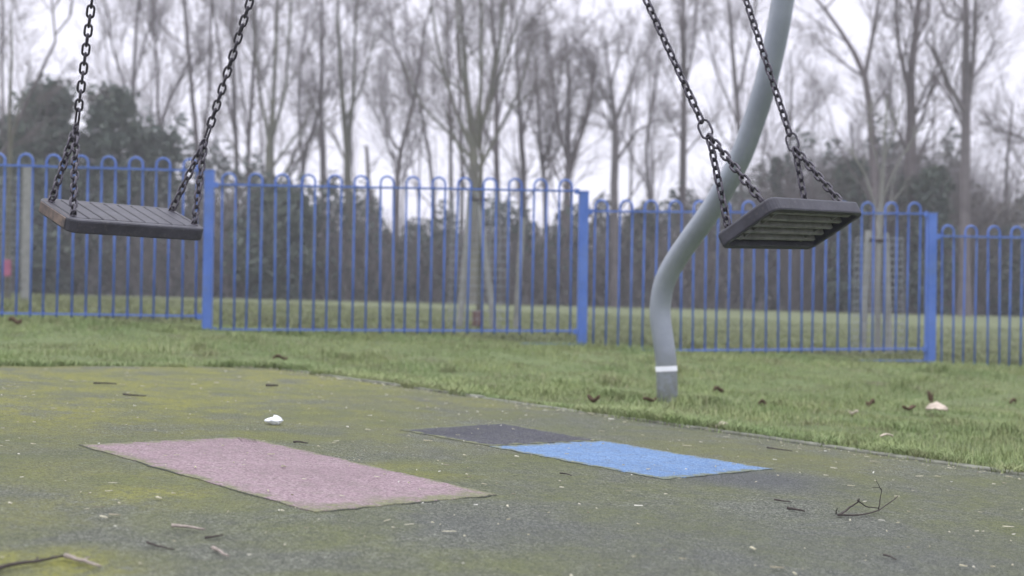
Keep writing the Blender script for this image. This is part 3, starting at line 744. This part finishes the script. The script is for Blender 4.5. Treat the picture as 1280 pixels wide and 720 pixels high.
for k in range(len(posts) - 1):
    a, b = posts[k], posts[k + 1]; za, zb = railL[k], railR[k + 1]
    u0, u1 = (hw + .001) / GAP, 1 - (hw + .001) / GAP
    for nm, dz in (('top_rail', 0.), ('bottom_rail', -1.05)):
        mb = MB(); pa = np.array([*(a + (b - a) * u0), za + dz]); pb = np.array([*(a + (b - a) * u1), zb + dz])
        ax = (pb - pa) / np.linalg.norm(pb - pa); up_ = np.cross(ax, np.array([-fd[1], fd[0], 0])); up_ *= -1 if up_[2] < 0 else 1
        Mr = np.stack([ax, np.array([-fd[1], fd[0], 0]), up_], 1)
        mb.box((pa + pb) / 2, (np.linalg.norm(pb - pa) / 2, .020, .006), Mr); mb.build(nm, M['fence'], fence)
    for end, (p, z) in enumerate(((a, za), (b, zb))):
        for dz in (0, -1.05):
            sg = 1 if end == 0 else -1
            mb = MB(); mb.box((p[0] + fd[0] * sg * (hw + .018), p[1] + fd[1] * sg * (hw + .018) - .024, z + dz - .004), (.017, .0035, .020), Mf); mb.build('bracket', M['fence'], fence, bevel=.002)
    for i in range(NB):
        u = (.0425 + sp_ * (2 * i + 1)) / GAP; p = a + (b - a) * u; z = za + (zb - za) * (u - u0) / (u1 - u0)
        h = link('hoop', hm, None, fence); h.location = (p[0] - fo[0], p[1] - fo[1], z - fo[2]); h.rotation_euler = (random.gauss(0, .004), random.gauss(0, .005), random.gauss(0, .03))
for k, ln in ((3, .43), (4, .60)):
    p = posts[k]; gg = float(gz(*p)); mb = MB(); q = p - fd[:2] * (ln / 2 + hw)
    mb.box((q[0], q[1], gg + .035), (ln / 2, .012, .006), Mf); mb.build('ground_rail', M['fence'], fence)

# ------------------------------------------------------------------ trees
def frames(D):
    up_ = np.where(np.abs(D[:, 2:3]) < .9, np.array([[0, 0, 1.]]), np.array([[1., 0, 0]]))
    u = np.cross(D, up_); u /= np.linalg.norm(u, axis=1, keepdims=True); return u, np.cross(D, u)
def emit(P, Rr, s, out):
    """P (N,k,3) paths, Rr (N,k) radii -> tubes"""
    N_, k, _ = P.shape
    if N_ == 0: return
    u, w = frames((P[:, -1] - P[:, 0]) / (np.linalg.norm(P[:, -1] - P[:, 0], axis=1, keepdims=True) + 1e-9))
    a = np.arange(s) * 2 * np.pi / s
    ring = u[:, None, None] * np.cos(a)[None, None, :, None] + w[:, None, None] * np.sin(a)[None, None, :, None]
    V = P[:, :, None] + ring * Rr[:, :, None, None]
    base = out['n'] + (np.arange(N_)[:, None, None] * k + np.arange(k - 1)[None, :, None]) * s
    j = np.arange(s)[None, None, :]; j2 = (j + 1) % s
    Fq = np.stack([base + j, base + j2, base + s + j2, base + s + j], -1).reshape(-1, 4)
    out['V'].append(V.reshape(-1, 3)); out['F'].append(Fq); out['n'] += N_ * k * s
def newout(): return {'V': [], 'F': [], 'n': 0}
def grow(P0, D, L, Rd, k, wander, trop, r):
    N_ = len(P0); P = [P0]; d = D.copy(); Ds = [d]
    for j in range(k):
        d = d + r.normal(0, wander, (N_, 3)) + np.array([0, 0, trop]); d /= np.linalg.norm(d, axis=1, keepdims=True)
        P.append(P[-1] + d * (L / k)[:, None]); Ds.append(d)
    P = np.stack(P, 1); Ds = np.stack(Ds, 1); t = np.linspace(0, 1, k + 1)[None]
    return P, Ds, Rd[:, None] * (1 - .72 * t)
def spawn(P, Ds, Rr, L, m, tmin, ang, ratio, rk, r):
    N_, k, _ = P.shape; m_ = m
    t = r.uniform(tmin, 1., (N_, m_)) * (k - 1) * .999; i = t.astype(int); f = (t - i)[..., None]; n_ = np.arange(N_)[:, None]
    p = P[n_, i] * (1 - f) + P[n_, i + 1] * f; d = Ds[n_, i + 1]
    q = r.normal(size=p.shape); q -= d * (q * d).sum(-1, keepdims=True); q /= np.linalg.norm(q, axis=-1, keepdims=True)
    an = r.normal(ang, .18, (N_, m_, 1)); nd = d * np.cos(an) + q * np.sin(an)
    tt = t / (k - 1)
    Lc = L[:, None] * ratio * (1.15 - .65 * tt) * r.uniform(.6, 1.25, (N_, m_)); Rc = (Rr[n_, i] * rk) * r.uniform(.7, 1.1, (N_, m_))
    return p.reshape(-1, 3), nd.reshape(-1, 3), Lc.ravel(), Rc.ravel()
def resample(pts, n_):
    pts = np.array(pts); seg = np.r_[0, np.cumsum(np.linalg.norm(np.diff(pts[:, :3], axis=0), axis=1))]; t = np.linspace(0, seg[-1], n_)
    return np.stack([np.interp(t, seg, pts[:, c]) for c in range(4)], 1), seg[-1]
def tree(label, Y, limbs, seed, bark='bark', twig='twig', dens=(10, 7, 5, 4), group=None, name='bare_tree', Lk=1., twig_r=.0050, ivy=0, tmin=.28, ang=.55, jitter=.6, depth=1.0):
    """limbs: list of pixel paths [(px, py, width_px), ...]; the first is the trunk and starts at the ground"""
    r = np.random.default_rng(seed)
    px0 = limbs[0][0][0]
    b = at(px0, 380, Y); base = np.array([b[0], Y, float(gz(b[0], Y))])
    root = empty(name, base); tag(root, label, 'tree', group)
    trunk = newout(); crown = newout(); lv = []
    dep = {}
    for li, lm in enumerate(limbs):
        pts = []; slope = 0 if li == 0 else r.uniform(-.35, .35) * depth; z0 = None
        for i, (px, py, w) in enumerate(lm):
            p = at(px, py, Y)
            if li == 0 and i == 0: p = base + np.array([0, 0, -.1])
            if z0 is None: z0 = p[2]
            dy = slope * (p[2] - z0); p = at(px, py, Y + dy) if not (li == 0 and i == 0) else p
            pts.append([*p, w / F * Y / 2 * (.70 if Y > 20 else .85)])
        if li:
            allp = np.concatenate([q_[0] for q_ in lv]); d_ = np.linalg.norm(allp[:, :3] - np.array(pts[0][:3]), axis=1); nb_ = allp[int(np.argmin(d_))]
            pts[0] = [*nb_[:3], min(pts[0][3], nb_[3])]
        rp, Ls = resample(pts, 14)
        if li: rp[0, :3] = pts[0][:3]
        rp[1:, :3] += np.cumsum(r.normal(0, .022 * min(Ls, 9) / 4, (13, 3)), 0) * np.linspace(0, 1, 13)[:, None] * .6
        lv.append((rp, Ls)); 
        rr = rp[:, 3].copy()
        if li == 0: rr[0] *= 1.35; rr[1] *= 1.08
        emit(rp[None, :, :3], rr[None], 9, trunk)
    P = np.stack([a[:, :3] for a, _ in lv]); Rr = np.stack([a[:, 3] for a, _ in lv]); Ls = np.array([np.clip(l_, 6.5 if Y > 20 else 1., 9.) for _, l_ in lv]) * Lk
    Ds = np.gradient(P, axis=1); Ds /= np.linalg.norm(Ds, axis=2, keepdims=True)
    # first-order branches (only above tmin of the trunk)
    a = spawn(P, Ds, Rr, Ls, dens[0], tmin, ang, .46, .34, r)
    B1 = grow(*a[:3], np.maximum(a[3], twig_r * 2.2), 6, .10, .06, r); emit(B1[0], B1[2], 5, trunk)
    a2 = spawn(B1[0], B1[1], B1[2], a[2], dens[1], .12, .55, .58, .5, r)
    B2 = grow(*a2[:3], np.maximum(a2[3], twig_r * 1.3), 4, .12, .05, r); emit(B2[0], B2[2], 4, crown)
    a3 = spawn(B2[0], B2[1], B2[2], a2[2], dens[2], .1, .6, .6, .6, r)
    B3 = grow(*a3[:3], np.maximum(a3[3], twig_r), 3, .14, .04, r); emit(B3[0], B3[2], 3, crown)
    if dens[3]:
        a4 = spawn(B3[0], B3[1], B3[2], a3[2], dens[3], .1, .6, .65, .7, r)
        B4 = grow(*a4[:3], np.maximum(a4[3] * 0 + twig_r * .8, 0), 2, .14, .02, r); emit(B4[0], B4[2], 3, crown)
    # terminal shoots of the limbs
    fast_mesh('trunk', np.concatenate(trunk['V']), np.concatenate(trunk['F']), M[bark], root, smooth=True)
    fast_mesh('crown', np.concatenate(crown['V']), np.concatenate(crown['F']), M[twig], root)
    if ivy:
        rp = lv[0][0]; n_ = 2600; t = r.uniform(0, ivy, n_) * 13; i = np.minimum(t.astype(int), 12); f = (t - i)[:, None]
        c = rp[i, :3] * (1 - f) + rp[i + 1, :3] * f; q = r.normal(size=(n_, 3)); q /= np.linalg.norm(q, axis=1, keepdims=True)
        c = c + q * (rp[i, 3] + r.uniform(0, .28, n_))[:, None] * np.array([1, 1, .6]); leafcloud('ivy', c, .09, M['ever'], root, r)
    return root
def leafcloud(name, c, size, mat, parent, r, var=None, kind=None):
    n_ = len(c); u = r.normal(size=(n_, 3)); u /= np.linalg.norm(u, axis=1, keepdims=True); q = r.normal(size=(n_, 3)); w = np.cross(u, q); w /= np.linalg.norm(w, axis=1, keepdims=True)
    s = (size * r.uniform(.5, 1.4, n_))[:, None]
    V = np.stack([c - u * s, c + w * s * .5, c + u * s, c - w * s * .5], 1).reshape(-1, 3); i = np.arange(n_)[:, None] * 4 + np.arange(4)[None]
    if var is None: var = r.random(n_)
    return fast_mesh(name, V, i, mat, parent, var=np.repeat(var, 4))

def T(label, Y, limbs, seed, **k): return tree(label, Y, limbs, seed, **k)
GY_ = 375
# left to right, each with its own trunk and main limbs as seen
T('thin tree leaning right above the left swing, its stem forked near the top edge', 30, [[(-60, GY_, 9), (-20, 230, 7.5), (18, 165, 6.5), (45, 110, 5.5), (72, 48, 4.5)], [(72, 48, 3.6), (66, 10, 3), (63, -50, 2)], [(72, 48, 3.6), (88, 20, 3), (96, -40, 2)]], 11, dens=(7, 6, 5, 3), twig_r=.006)
T('slim bare tree at the left edge behind the leaning tree', 46, [[(8, GY_, 9), (6, 250, 7), (2, 120, 5), (4, -40, 3)], [(5, 190, 4), (-18, 90, 3), (-30, -20, 2)]], 12)
T('tall slim bare tree rising between the two dark evergreens', 48, [[(165, GY_, 10), (166, 200, 8), (163, 100, 6), (168, -60, 4)], [(165, 150, 5), (140, 60, 4), (125, -40, 2)], [(164, 90, 4), (190, 20, 3), (205, -60, 2)]], 13)
T('bare tree with a bough curving to the right, above the middle of the left swing', 47, [[(205, GY_, 11), (203, 210, 9), (200, 170, 8), (212, 130, 6), (243, 72, 4), (250, 60, 2)], [(200, 165, 6), (196, 80, 5), (186, -40, 3)]], 14)
T('twin stemmed bare tree just left of the leftmost blue post', 49, [[(248, GY_, 12), (250, 230, 10), (240, 120, 8), (226, -40, 5)], [(250, 215, 7), (262, 120, 5), (268, -40, 3)]], 15, bark='barkr')
T('bare tree showing right of the right-hand chain of the left swing', 48, [[(291, GY_, 12), (296, 220, 9), (292, 110, 7), (290, -60, 4)], [(295, 160, 5), (274, 70, 4), (262, -30, 3)]], 16)
T('slender bare tree second to the right of the left swing', 46, [[(310, GY_, 10), (311, 200, 8), (318, 90, 6), (322, -60, 3)], [(311, 180, 4), (300, 90, 3.5), (298, -20, 2)]], 17)
T('stout ivy covered tree right of the left swing with many upright limbs', 45, [[(337, GY_, 24), (337, 260, 20), (336, 190, 15), (340, 140, 8), (346, -40, 4)], [(334, 195, 8), (324, 110, 5), (314, -30, 3)], [(339, 190, 8), (358, 110, 5), (368, -20, 3)]], 18, bark='barkg', ivy=.35)
T('crooked bare tree with a low fork, between the leftmost post and the V shaped tree', 47, [[(372, GY_, 11), (377, 230, 9), (380, 190, 8), (398, 140, 5), (404, 20, 3)], [(379, 200, 6), (372, 130, 4), (378, 20, 3)]], 19)
T('straight narrow bare tree right of the crooked one', 49, [[(404, GY_, 10), (403, 200, 8), (402, 90, 6), (404, -50, 3)]], 20)
T('thick trunked bare tree forking at mid height in the centre left', 46, [[(436, GY_, 18), (435, 250, 15), (434, 190, 13), (428, 130, 9), (420, 20, 5), (418, -40, 3)], [(434, 185, 9), (442, 120, 7), (444, 50, 4), (450, -40, 3)], [(434, 160, 5), (452, 110, 4), (470, 40, 2.5)]], 21, bark='barkg', dens=(8, 8, 6, 4))
T('broken short leaning trunk with its top snapped off', 46, [[(468, GY_, 9), (466, 260, 8), (461, 220, 7), (458, 183, 6)]], 22, dens=(2, 3, 3, 0), tmin=.6, Lk=.5)
T('bare tree with a wide V shaped fork standing in the bright gap', 46, [[(494, GY_, 14), (496, 260, 11), (497, 205, 9), (507, 165, 8), (519, 122, 8), (530, 60, 5), (548, -30, 3)], [(497, 205, 6), (486, 170, 4), (478, 130, 3)], [(518, 130, 5), (505, 90, 4), (494, 50, 3), (488, 10, 2)]], 23, dens=(10, 7, 5, 4))
T('thin bare tree leaning left, right of the V forked tree', 47, [[(548, GY_, 9), (541, 240, 7), (534, 180, 6), (524, 130, 4), (520, 110, 2)]], 24, dens=(6, 6, 5, 3))
T('slim upright tree immediately left of the caged young tree', 48, [[(566, GY_, 9), (563, 220, 7), (560, 120, 5), (556, -40, 3)]], 25)
T('slender dark tree close behind the left stake of the cage', 46, [[(578, GY_, 8), (577, 210, 7), (574, 100, 5), (568, -40, 3)]], 26)
T('bare tree right behind the middle tree cage', 47, [[(625, GY_, 13), (622, 210, 10), (624, 110, 8), (618, -40, 4)], [(623, 170, 5), (636, 80, 4), (640, -10, 3)]], 27, bark='barkr', dens=(10, 7, 5, 4))
T('bare tree with a level fork, between the cage and the middle post', 48, [[(655, GY_, 13), (655, 220, 11), (650, 130, 8), (648, 50, 4)], [(655, 180, 5), (668, 110, 4), (672, 40, 2.5)]], 28, dens=(10, 7, 5, 4))
T('slim bare tree just left of the middle blue post', 46, [[(684, GY_, 9), (682, 230, 8), (674, 150, 6), (668, 60, 3)], [(682, 220, 5), (694, 150, 4), (700, 60, 3)]], 29)
T('multi stemmed bare tree right behind the middle blue post', 45, [[(705, GY_, 20), (708, 250, 13), (710, 180, 9), (712, 100, 6), (706, 45, 3)], [(707, 235, 10), (722, 180, 8), (735, 145, 6), (745, 80, 3)], [(708, 220, 6), (697, 150, 5), (690, 70, 3)]], 30, bark='barkr', dens=(10, 7, 5, 4))
T('thick bare tree with spreading crown between middle post and grey pole', 44, [[(768, GY_, 17), (769, 240, 14), (772, 190, 13), (772, 150, 11), (768, 110, 6), (762, 50, 3)], [(772, 155, 8), (786, 110, 5), (800, 70, 3)], [(771, 195, 6), (795, 165, 5), (825, 150, 3)], [(772, 150, 6), (755, 120, 5), (738, 90, 3)]], 31, dens=(10, 7, 5, 4))
T('low bare tree with drooping branches just left of the grey pole', 47, [[(812, GY_, 9), (812, 260, 8), (806, 190, 6), (812, 120, 4), (820, 60, 2.5)]], 32, dens=(10, 8, 6, 4))
T('tall straight bare tree directly left of the grey pole', 46, [[(852, GY_, 16), (853, 230, 13), (853, 110, 10), (850, 20, 7), (848, -50, 5)], [(852, 130, 5), (866, 60, 4), (872, -30, 3)]], 33, bark='barkr')
T('slim curved bare tree behind the upper part of the grey pole', 45, [[(936, GY_, 11), (925, 200, 9), (922, 130, 8), (915, 60, 6), (905, -40, 4)], [(921, 110, 5), (938, 50, 4), (952, -30, 3)], [(922, 150, 4), (895, 90, 3), (878, 20, 2)]], 34)
T('bare tree behind the right swing, branches low on both sides', 49, [[(985, GY_, 11), (984, 230, 9), (990, 120, 4), (988, 70, 2)]], 35, dens=(8, 7, 6, 4))
T('tall forked tree to the right of the right swing with a long left arm', 42, [[(1094, GY_, 17), (1094, 220, 15), (1088, 130, 12), (1082, 85, 10), (1062, 50, 8), (1040, 20, 7), (1012, -15, 4)], [(1085, 100, 8), (1090, 45, 7), (1099, -20, 5)], [(1080, 105, 5), (1062, 85, 4), (1034, 64, 2)], [(1044, 22, 4), (1046, -5, 3), (1050, -30, 2)]], 36, dens=(6, 6, 5, 3), bark='barkr')
T('thick shaggy trunked tree between the two forked trees at right', 43, [[(1132, GY_, 30), (1135, 270, 24), (1138, 180, 20), (1136, 100, 14), (1142, 40, 11), (1150, -40, 7)], [(1137, 120, 9), (1124, 60, 7), (1118, -20, 4)], [(1140, 60, 7), (1160, 20, 5), (1166, -30, 3)], [(1136, 200, 8), (1120, 160, 5), (1108, 120, 3)]], 37, bark='barkr', dens=(10, 7, 5, 4), ivy=.4)
T('large forked tree with twin upright stems behind the rightmost blue post', 40, [[(1206, GY_, 21), (1206, 230, 18), (1206, 150, 16), (1204, 60, 12), (1200, -40, 9)], [(1206, 150, 10), (1216, 80, 8), (1219, 10, 7), (1224, -30, 5)], [(1204, 150, 9), (1186, 105, 8), (1172, 70, 6), (1160, 50, 4)], [(1217, 98, 5), (1232, 75, 4), (1245, 52, 2.5)], [(1202, 40, 6), (1182, 20, 5), (1170, -20, 3)]], 38, dens=(7, 6, 5, 3))
T('thin bare tree with drooping twigs at the right edge', 46, [[(1262, GY_, 8), (1258, 260, 7), (1262, 190, 5), (1270, 130, 3)]], 39, dens=(10, 7, 5, 4))
T('bare tree beyond the right edge whose twigs reach into the sky gap', 44, [[(1320, GY_, 12), (1318, 240, 9), (1310, 150, 6), (1322, 60, 4)], [(1318, 220, 5), (1290, 180, 4), (1262, 165, 2)]], 40)
# second row, thinner and farther: nothing tells these apart
r2 = np.random.default_rng(99)
for i in range(24):
    px = -40 + 1330 * (i + r2.uniform(-.2, 1.2)) / 24
    if 1225 < px: continue
    Y = r2.uniform(53, 66); top = r2.uniform(-40, 70) if px < 620 else r2.uniform(20, 110) if px < 900 else r2.uniform(40, 150)
    w = r2.uniform(3.2, 5.5); j = r2.uniform(-8, 8, 4)
    T('slim bare tree in the thicket of the back row behind the field', Y, [[(px, GY_, w), (px + j[0], 250, w * .8), (px + j[1], 150, w * .55), (px + j[2], top, w * .25)], [(px + j[0], 240, w * .5), (px + j[3] * 3, 150, w * .35), (px + j[3] * 4, top + 30, w * .2)]],
      200 + i, dens=(7, 5, 4, 2), group='slim bare trees of the back row', twig_r=.008)

# evergreens
def evergreen(label, px, Y, w, top, seed, n_=14000, shape='cone', name='evergreen_tree', size=.13, cut=380):
    r = np.random.default_rng(seed); b = at(px, 380, Y); base = np.array([b[0], Y, float(gz(b[0], Y))]); zt = at(px, top, Y)[2]; H = zt - base[2]; Rw = w / F * Y / 2
    root = empty(name, base); tag(root, label, 'tree' if 'tree' in name else 'bush')
    C_ = []
    nb = 190
    for k in range(nb):
        t = r.uniform(.03, .98); ww = (1 - t) ** .55 if shape == 'cone' else math.sin(math.pi * min(.97, .12 + .85 * t)) ** .6
        a = r.uniform(0, 2 * math.pi); rad = Rw * ww * (r.uniform(.0, 1.) ** .5) * r.uniform(.8, 1.12)
        c = base + np.array([math.cos(a) * rad, math.sin(a) * rad, H * t]); s = Rw * r.uniform(.10, .30)
        q = r.normal(size=(n_ // nb, 3)); q /= np.linalg.norm(q, axis=1, keepdims=True); C_.append(c + q * s * r.uniform(.1, 2.1, (len(q), 1)) * np.array([1, 1, .75]))
    C_ = np.concatenate(C_); C_ = C_[C_[:, 2] > base[2]]
    mb = MB(); mb.tube([base + np.array([0, 0, -.1]), base + np.array([0.05, 0, H * .5]), base + np.array([0, 0, H * .92])], [.16, .11, .03], 8); mb.build('trunk', M['barkg'], root)
    v = np.clip(.5 * r.random(len(C_)) + .45 * (np.sin(C_[:, 0] * 2.1) * np.sin(C_[:, 2] * 1.9 + 1) * .5 + .5), 0, 1)
    leafcloud('crown', C_, size, M['ever'], root, r, v)
    return root
evergreen('broad dark evergreen tree behind the left chain of the left swing', 56, 44, 96, 98, 51, 19000, 'round')
evergreen('dark evergreen tree behind the left swing, between its two chains', 138, 45, 84, 112, 52, 17000, 'round')
evergreen('small dark evergreen tree at the far left edge', 12, 46, 60, 150, 53, 9000, 'round')
evergreen('low dark evergreen tree right of the second evergreen', 192, 46, 70, 160, 54, 10000, 'round')
evergreen('rounded evergreen bush behind the fence, right of the leftmost post', 345, 44, 100, 235, 55, 12000, 'round', 'evergreen_bush')
evergreen('narrow dark evergreen bush right of the grey pole', 968, 45, 26, 195, 56, 5000, 'cone', 'evergreen_bush')
evergreen('green bush at the foot of the shaggy tree at right', 1166, 42, 50, 205, 57, 5000, 'round', 'evergreen_bush')
evergreen('loose green bush behind the right end of the right swing seat', 1060, 43, 60, 200, 58, 4500, 'round', 'evergreen_bush')
evergreen('rounded dark bush behind the fence between middle post and grey pole', 800, 46, 60, 265, 59, 8000, 'round', 'evergreen_bush')
evergreen('dark bush behind the rightmost stretch of fence', 1262, 44, 60, 285, 60, 6000, 'round', 'evergreen_bush')
# undergrowth: one tangled mass
r = np.random.default_rng(77); n_ = 170000
PX = r.uniform(-260, 1540, n_); Y = r.uniform(44, 60, n_)
topline = np.interp(PX, [-260, 0, 240, 290, 400, 470, 520, 640, 700, 790, 830, 900, 1000, 1100, 1200, 1235, 1290, 1540], [200, 200, 215, 225, 250, 285, 300, 285, 290, 300, 265, 250, 235, 215, 235, 275, 285, 250])
topline = topline + 15 * np.sin(PX * .045 + np.sin(PX * .011) * 3) + 9 * np.sin(PX * .13 + 1.) 
Xw = (PX - 640) / F * Y; g_ = gz(Xw, Y); Ht = (373 + .014 * (PX - 640) - topline) / F * 46 + CZ - g_
dense = 1.3 * r.random(n_) ** 1.75
Z = g_ + Ht * dense
clump = np.sin(Xw * 1.7 + Z * .8) * np.sin(Y * 1.3 + Xw * .6) * np.sin(Z * 1.9 + Xw * .9)
k = (clump > -.4) | (dense < .5) & (r.random(n_) < .8)
P = np.stack([Xw, Y, Z], -1)[k]
v = np.clip(.35 * r.random(len(P)) + .3 + .38 * np.sin(P[:, 0] * .55 + 1.2) * np.cos(P[:, 2] * .9 + P[:, 0] * .31) + .12 * (P[:, 0] > 3), 0, 1)
tag(leafcloud('undergrowth', P, .13, M['under'], None, r, v), 'tangled dark undergrowth of bushes along the far edge of the field', 'undergrowth', kind='stuff')
# brambly stems in it
n_ = 17000; px = np.where(r.random(n_) < .25, r.uniform(980, 1230, n_), r.uniform(-260, 1540, n_)); Y = r.uniform(43.5, 56, n_); X = (px - 640) / F * Y; base = np.stack([X, Y, gz(X, Y)], -1)
D = r.normal(0, .33, (n_, 3)); D[:, 2] = 1; D /= np.linalg.norm(D, axis=1, keepdims=True)
L_ = r.uniform(1.2, 4.2, n_) * np.interp(px, [0, 450, 520, 700, 820, 1000, 1100, 1210, 1240], [1.1, 1., .8, .85, 1., 1.5, 1.75, 1.6, .9]); out = newout(); Bq = grow(base, D, L_, np.full(n_, .016), 5, .12, .02, r); emit(Bq[0], Bq[2], 3, out)
a2 = spawn(Bq[0], Bq[1], Bq[2], L_, 4, .2, .6, .45, .7, r); B2 = grow(*a2[:3], np.full(len(a2[3]), .009), 3, .15, .02, r); emit(B2[0], B2[2], 3, out)
tag(fast_mesh('thicket_stems', np.concatenate(out['V']), np.concatenate(out['F']), M['twig']), 'mass of thin bare stems among the undergrowth', 'undergrowth', kind='stuff')

# ------------------------------------------------------------------ staked young trees in mesh cages
def cage(parent, c, rad, h, stakes, n_=16, rows=16):
    for (dx0, dy0, dx1, dy1, hh) in stakes:
        mb = MB(); mb.tube([c + np.array([dx0, dy0, -.1]), c + np.array([dx1, dy1, hh])], .032, 10); mb.build('stake', M['timber'], parent)
    mb = MB()
    for i in range(n_):
        a = 2 * math.pi * i / n_; mb.tube([c + np.array([rad * math.cos(a), rad * math.sin(a), .02]), c + np.array([rad * .92 * math.cos(a), rad * .92 * math.sin(a), h])], .0022, 4, caps=False)
    for j in range(rows + 1):
        z = .02 + (h - .02) * j / rows; rr = rad * (1 - .08 * j / rows)
        mb.tube([c + np.array([rr * math.cos(2 * math.pi * i / 20), rr * math.sin(2 * math.pi * i / 20), z]) for i in range(20)], .0022, 4, closed=True)
    mb.build('wire_guard', M['wire'], parent)
T('green stained tree fanning into a vase of upright limbs, right behind the middle tree cage', 40, [[(592, GY_, 23), (594, 260, 20), (594, 200, 17), (590, 165, 12), (584, 100, 8), (578, -40, 5)], [(597, 205, 12), (610, 130, 8), (624, 60, 6), (632, -30, 4)], [(592, 200, 10), (570, 140, 7), (548, 70, 5), (532, -20, 3)], [(596, 195, 11), (602, 110, 7), (604, -40, 4)], [(597, 210, 8), (626, 160, 6), (650, 110, 4), (668, 50, 3)], [(592, 205, 8), (560, 165, 5), (526, 130, 4), (505, 80, 3)], [(594, 180, 8), (575, 90, 5), (566, -30, 3)], [(597, 190, 8), (618, 110, 6), (646, 30, 4)]], 64, bark='barkg', dens=(8, 7, 5, 4), tmin=.35)
t1 = tree('young tree in a wire cage with leaning stakes, left of the middle fence post', 13, [[(598, 405, 6), (599, 300, 6), (600, 225, 5), (601, 170, 3.5), (600, 110, 2)], [(600, 215, 2.6), (612, 150, 2), (616, 110, 1.2)], [(600, 200, 2.4), (586, 150, 1.8), (580, 120, 1)]],
          61, bark='barkg', twig='twig', dens=(5, 4, 3, 0), name='young_tree', twig_r=.0018, Lk=.6, depth=.5)
c = np.array(t1.matrix_world.translation)
cage(t1, c, .33, 1.42, [(-.20, -.05, -.10, 0, 1.46), (.19, -.08, -.03, .0, 1.46), (.40, .15, .46, .1, 1.2), (.02, .15, .02, .06, 1.3)])
mb = MB(); mb.box(c + np.array([-.01, -.07, .11]), (.05, .02, .08)); mb.build('rubber_pad', M['redbrown'], t1, bevel=.01)
mb = MB(); mb.tube([c + np.array([-.12, -.02, 1.38]), c + np.array([.0, -.07, 1.37]), c + np.array([.08, -.01, 1.38])], .014, 6); mb.build('tie_strap', M['stick'], t1)
t2 = tree('pale young tree in a wire cage between two thick stakes, beyond the fence at right', 11.6, [[(1098, 430, 8), (1097, 350, 8), (1098, 280, 8), (1103, 215, 6), (1104, 175, 4), (1108, 125, 2)], [(1099, 270, 4), (1082, 220, 3), (1062, 185, 1.6)], [(1100, 250, 4), (1122, 205, 3), (1146, 165, 1.5)], [(1102, 225, 3), (1090, 180, 2.2), (1086, 140, 1.2)], [(1103, 205, 3), (1120, 160, 2), (1128, 125, 1.2)]],
          62, bark='palebark', twig='palebark', dens=(5, 5, 3, 0), name='young_tree', twig_r=.0016, Lk=.6, tmin=.45, depth=.6)
c = np.array(t2.matrix_world.translation)
cage(t2, c, .24, 1.1, [(-.16, -.03, -.10, 0, 1.17), (.10, -.05, .06, 0, 1.15)])
mb = MB(); mb.tube([c + np.array([-.10, -.05, 1.08]), c + np.array([.0, -.05, 1.07]), c + np.array([.06, -.04, 1.08])], .016, 6); mb.build('tie_strap', M['stick'], t2)
t3 = tree('young tree at far left in a wire cage with pink tape, thick stake', 16.5, [[(10, 390, 7), (9, 290, 6.5), (10, 200, 6), (6, 120, 4), (4, 20, 2)], [(9, 190, 3), (26, 130, 2), (38, 80, 1)]], 63, bark='barkg', dens=(6, 5, 4, 0), name='young_tree', twig_r=.002, Lk=.5, tmin=.5)
c = np.array(t3.matrix_world.translation)
cage(t3, c, .16, 1.65, [(-.28, 0, -.26, 0, 1.8)], 12, 18)
mb = MB(); mb.tube([c + np.array([.235, -.02, -.1]), c + np.array([.235, -.02, 1.82])], .055, 12); mb.build('stake', M['timber'], t3)
mb = MB(); mb.box(c + np.array([.05, -.17, .42]), (.05, .01, .11)); mb.build('pink_tape', M['pinkcloth'], t3, bevel=.006)
print('objects', len(bpy.data.objects))

# ------------------------------------------------------------------ haze volume added to veil the background contrast
hz = NT('veiling_haze'); hz.n.remove(hz.b); pv = hz.n.new('ShaderNodeVolumePrincipled'); pv.inputs['Density'].default_value = .0018
pv.inputs['Color'].default_value = (.93, .94, 1., 1); pv.inputs['Anisotropy'].default_value = .0
scn.cycles.volume_bounces = 2
hz.t.links.new(pv.outputs[0], hz.n['Material Output'].inputs['Volume'])
mb = MB(); mb.box((0, 0, 14.), (310, 310, 16.)); tag(mb.build('haze', hz.m), kind='stuff')
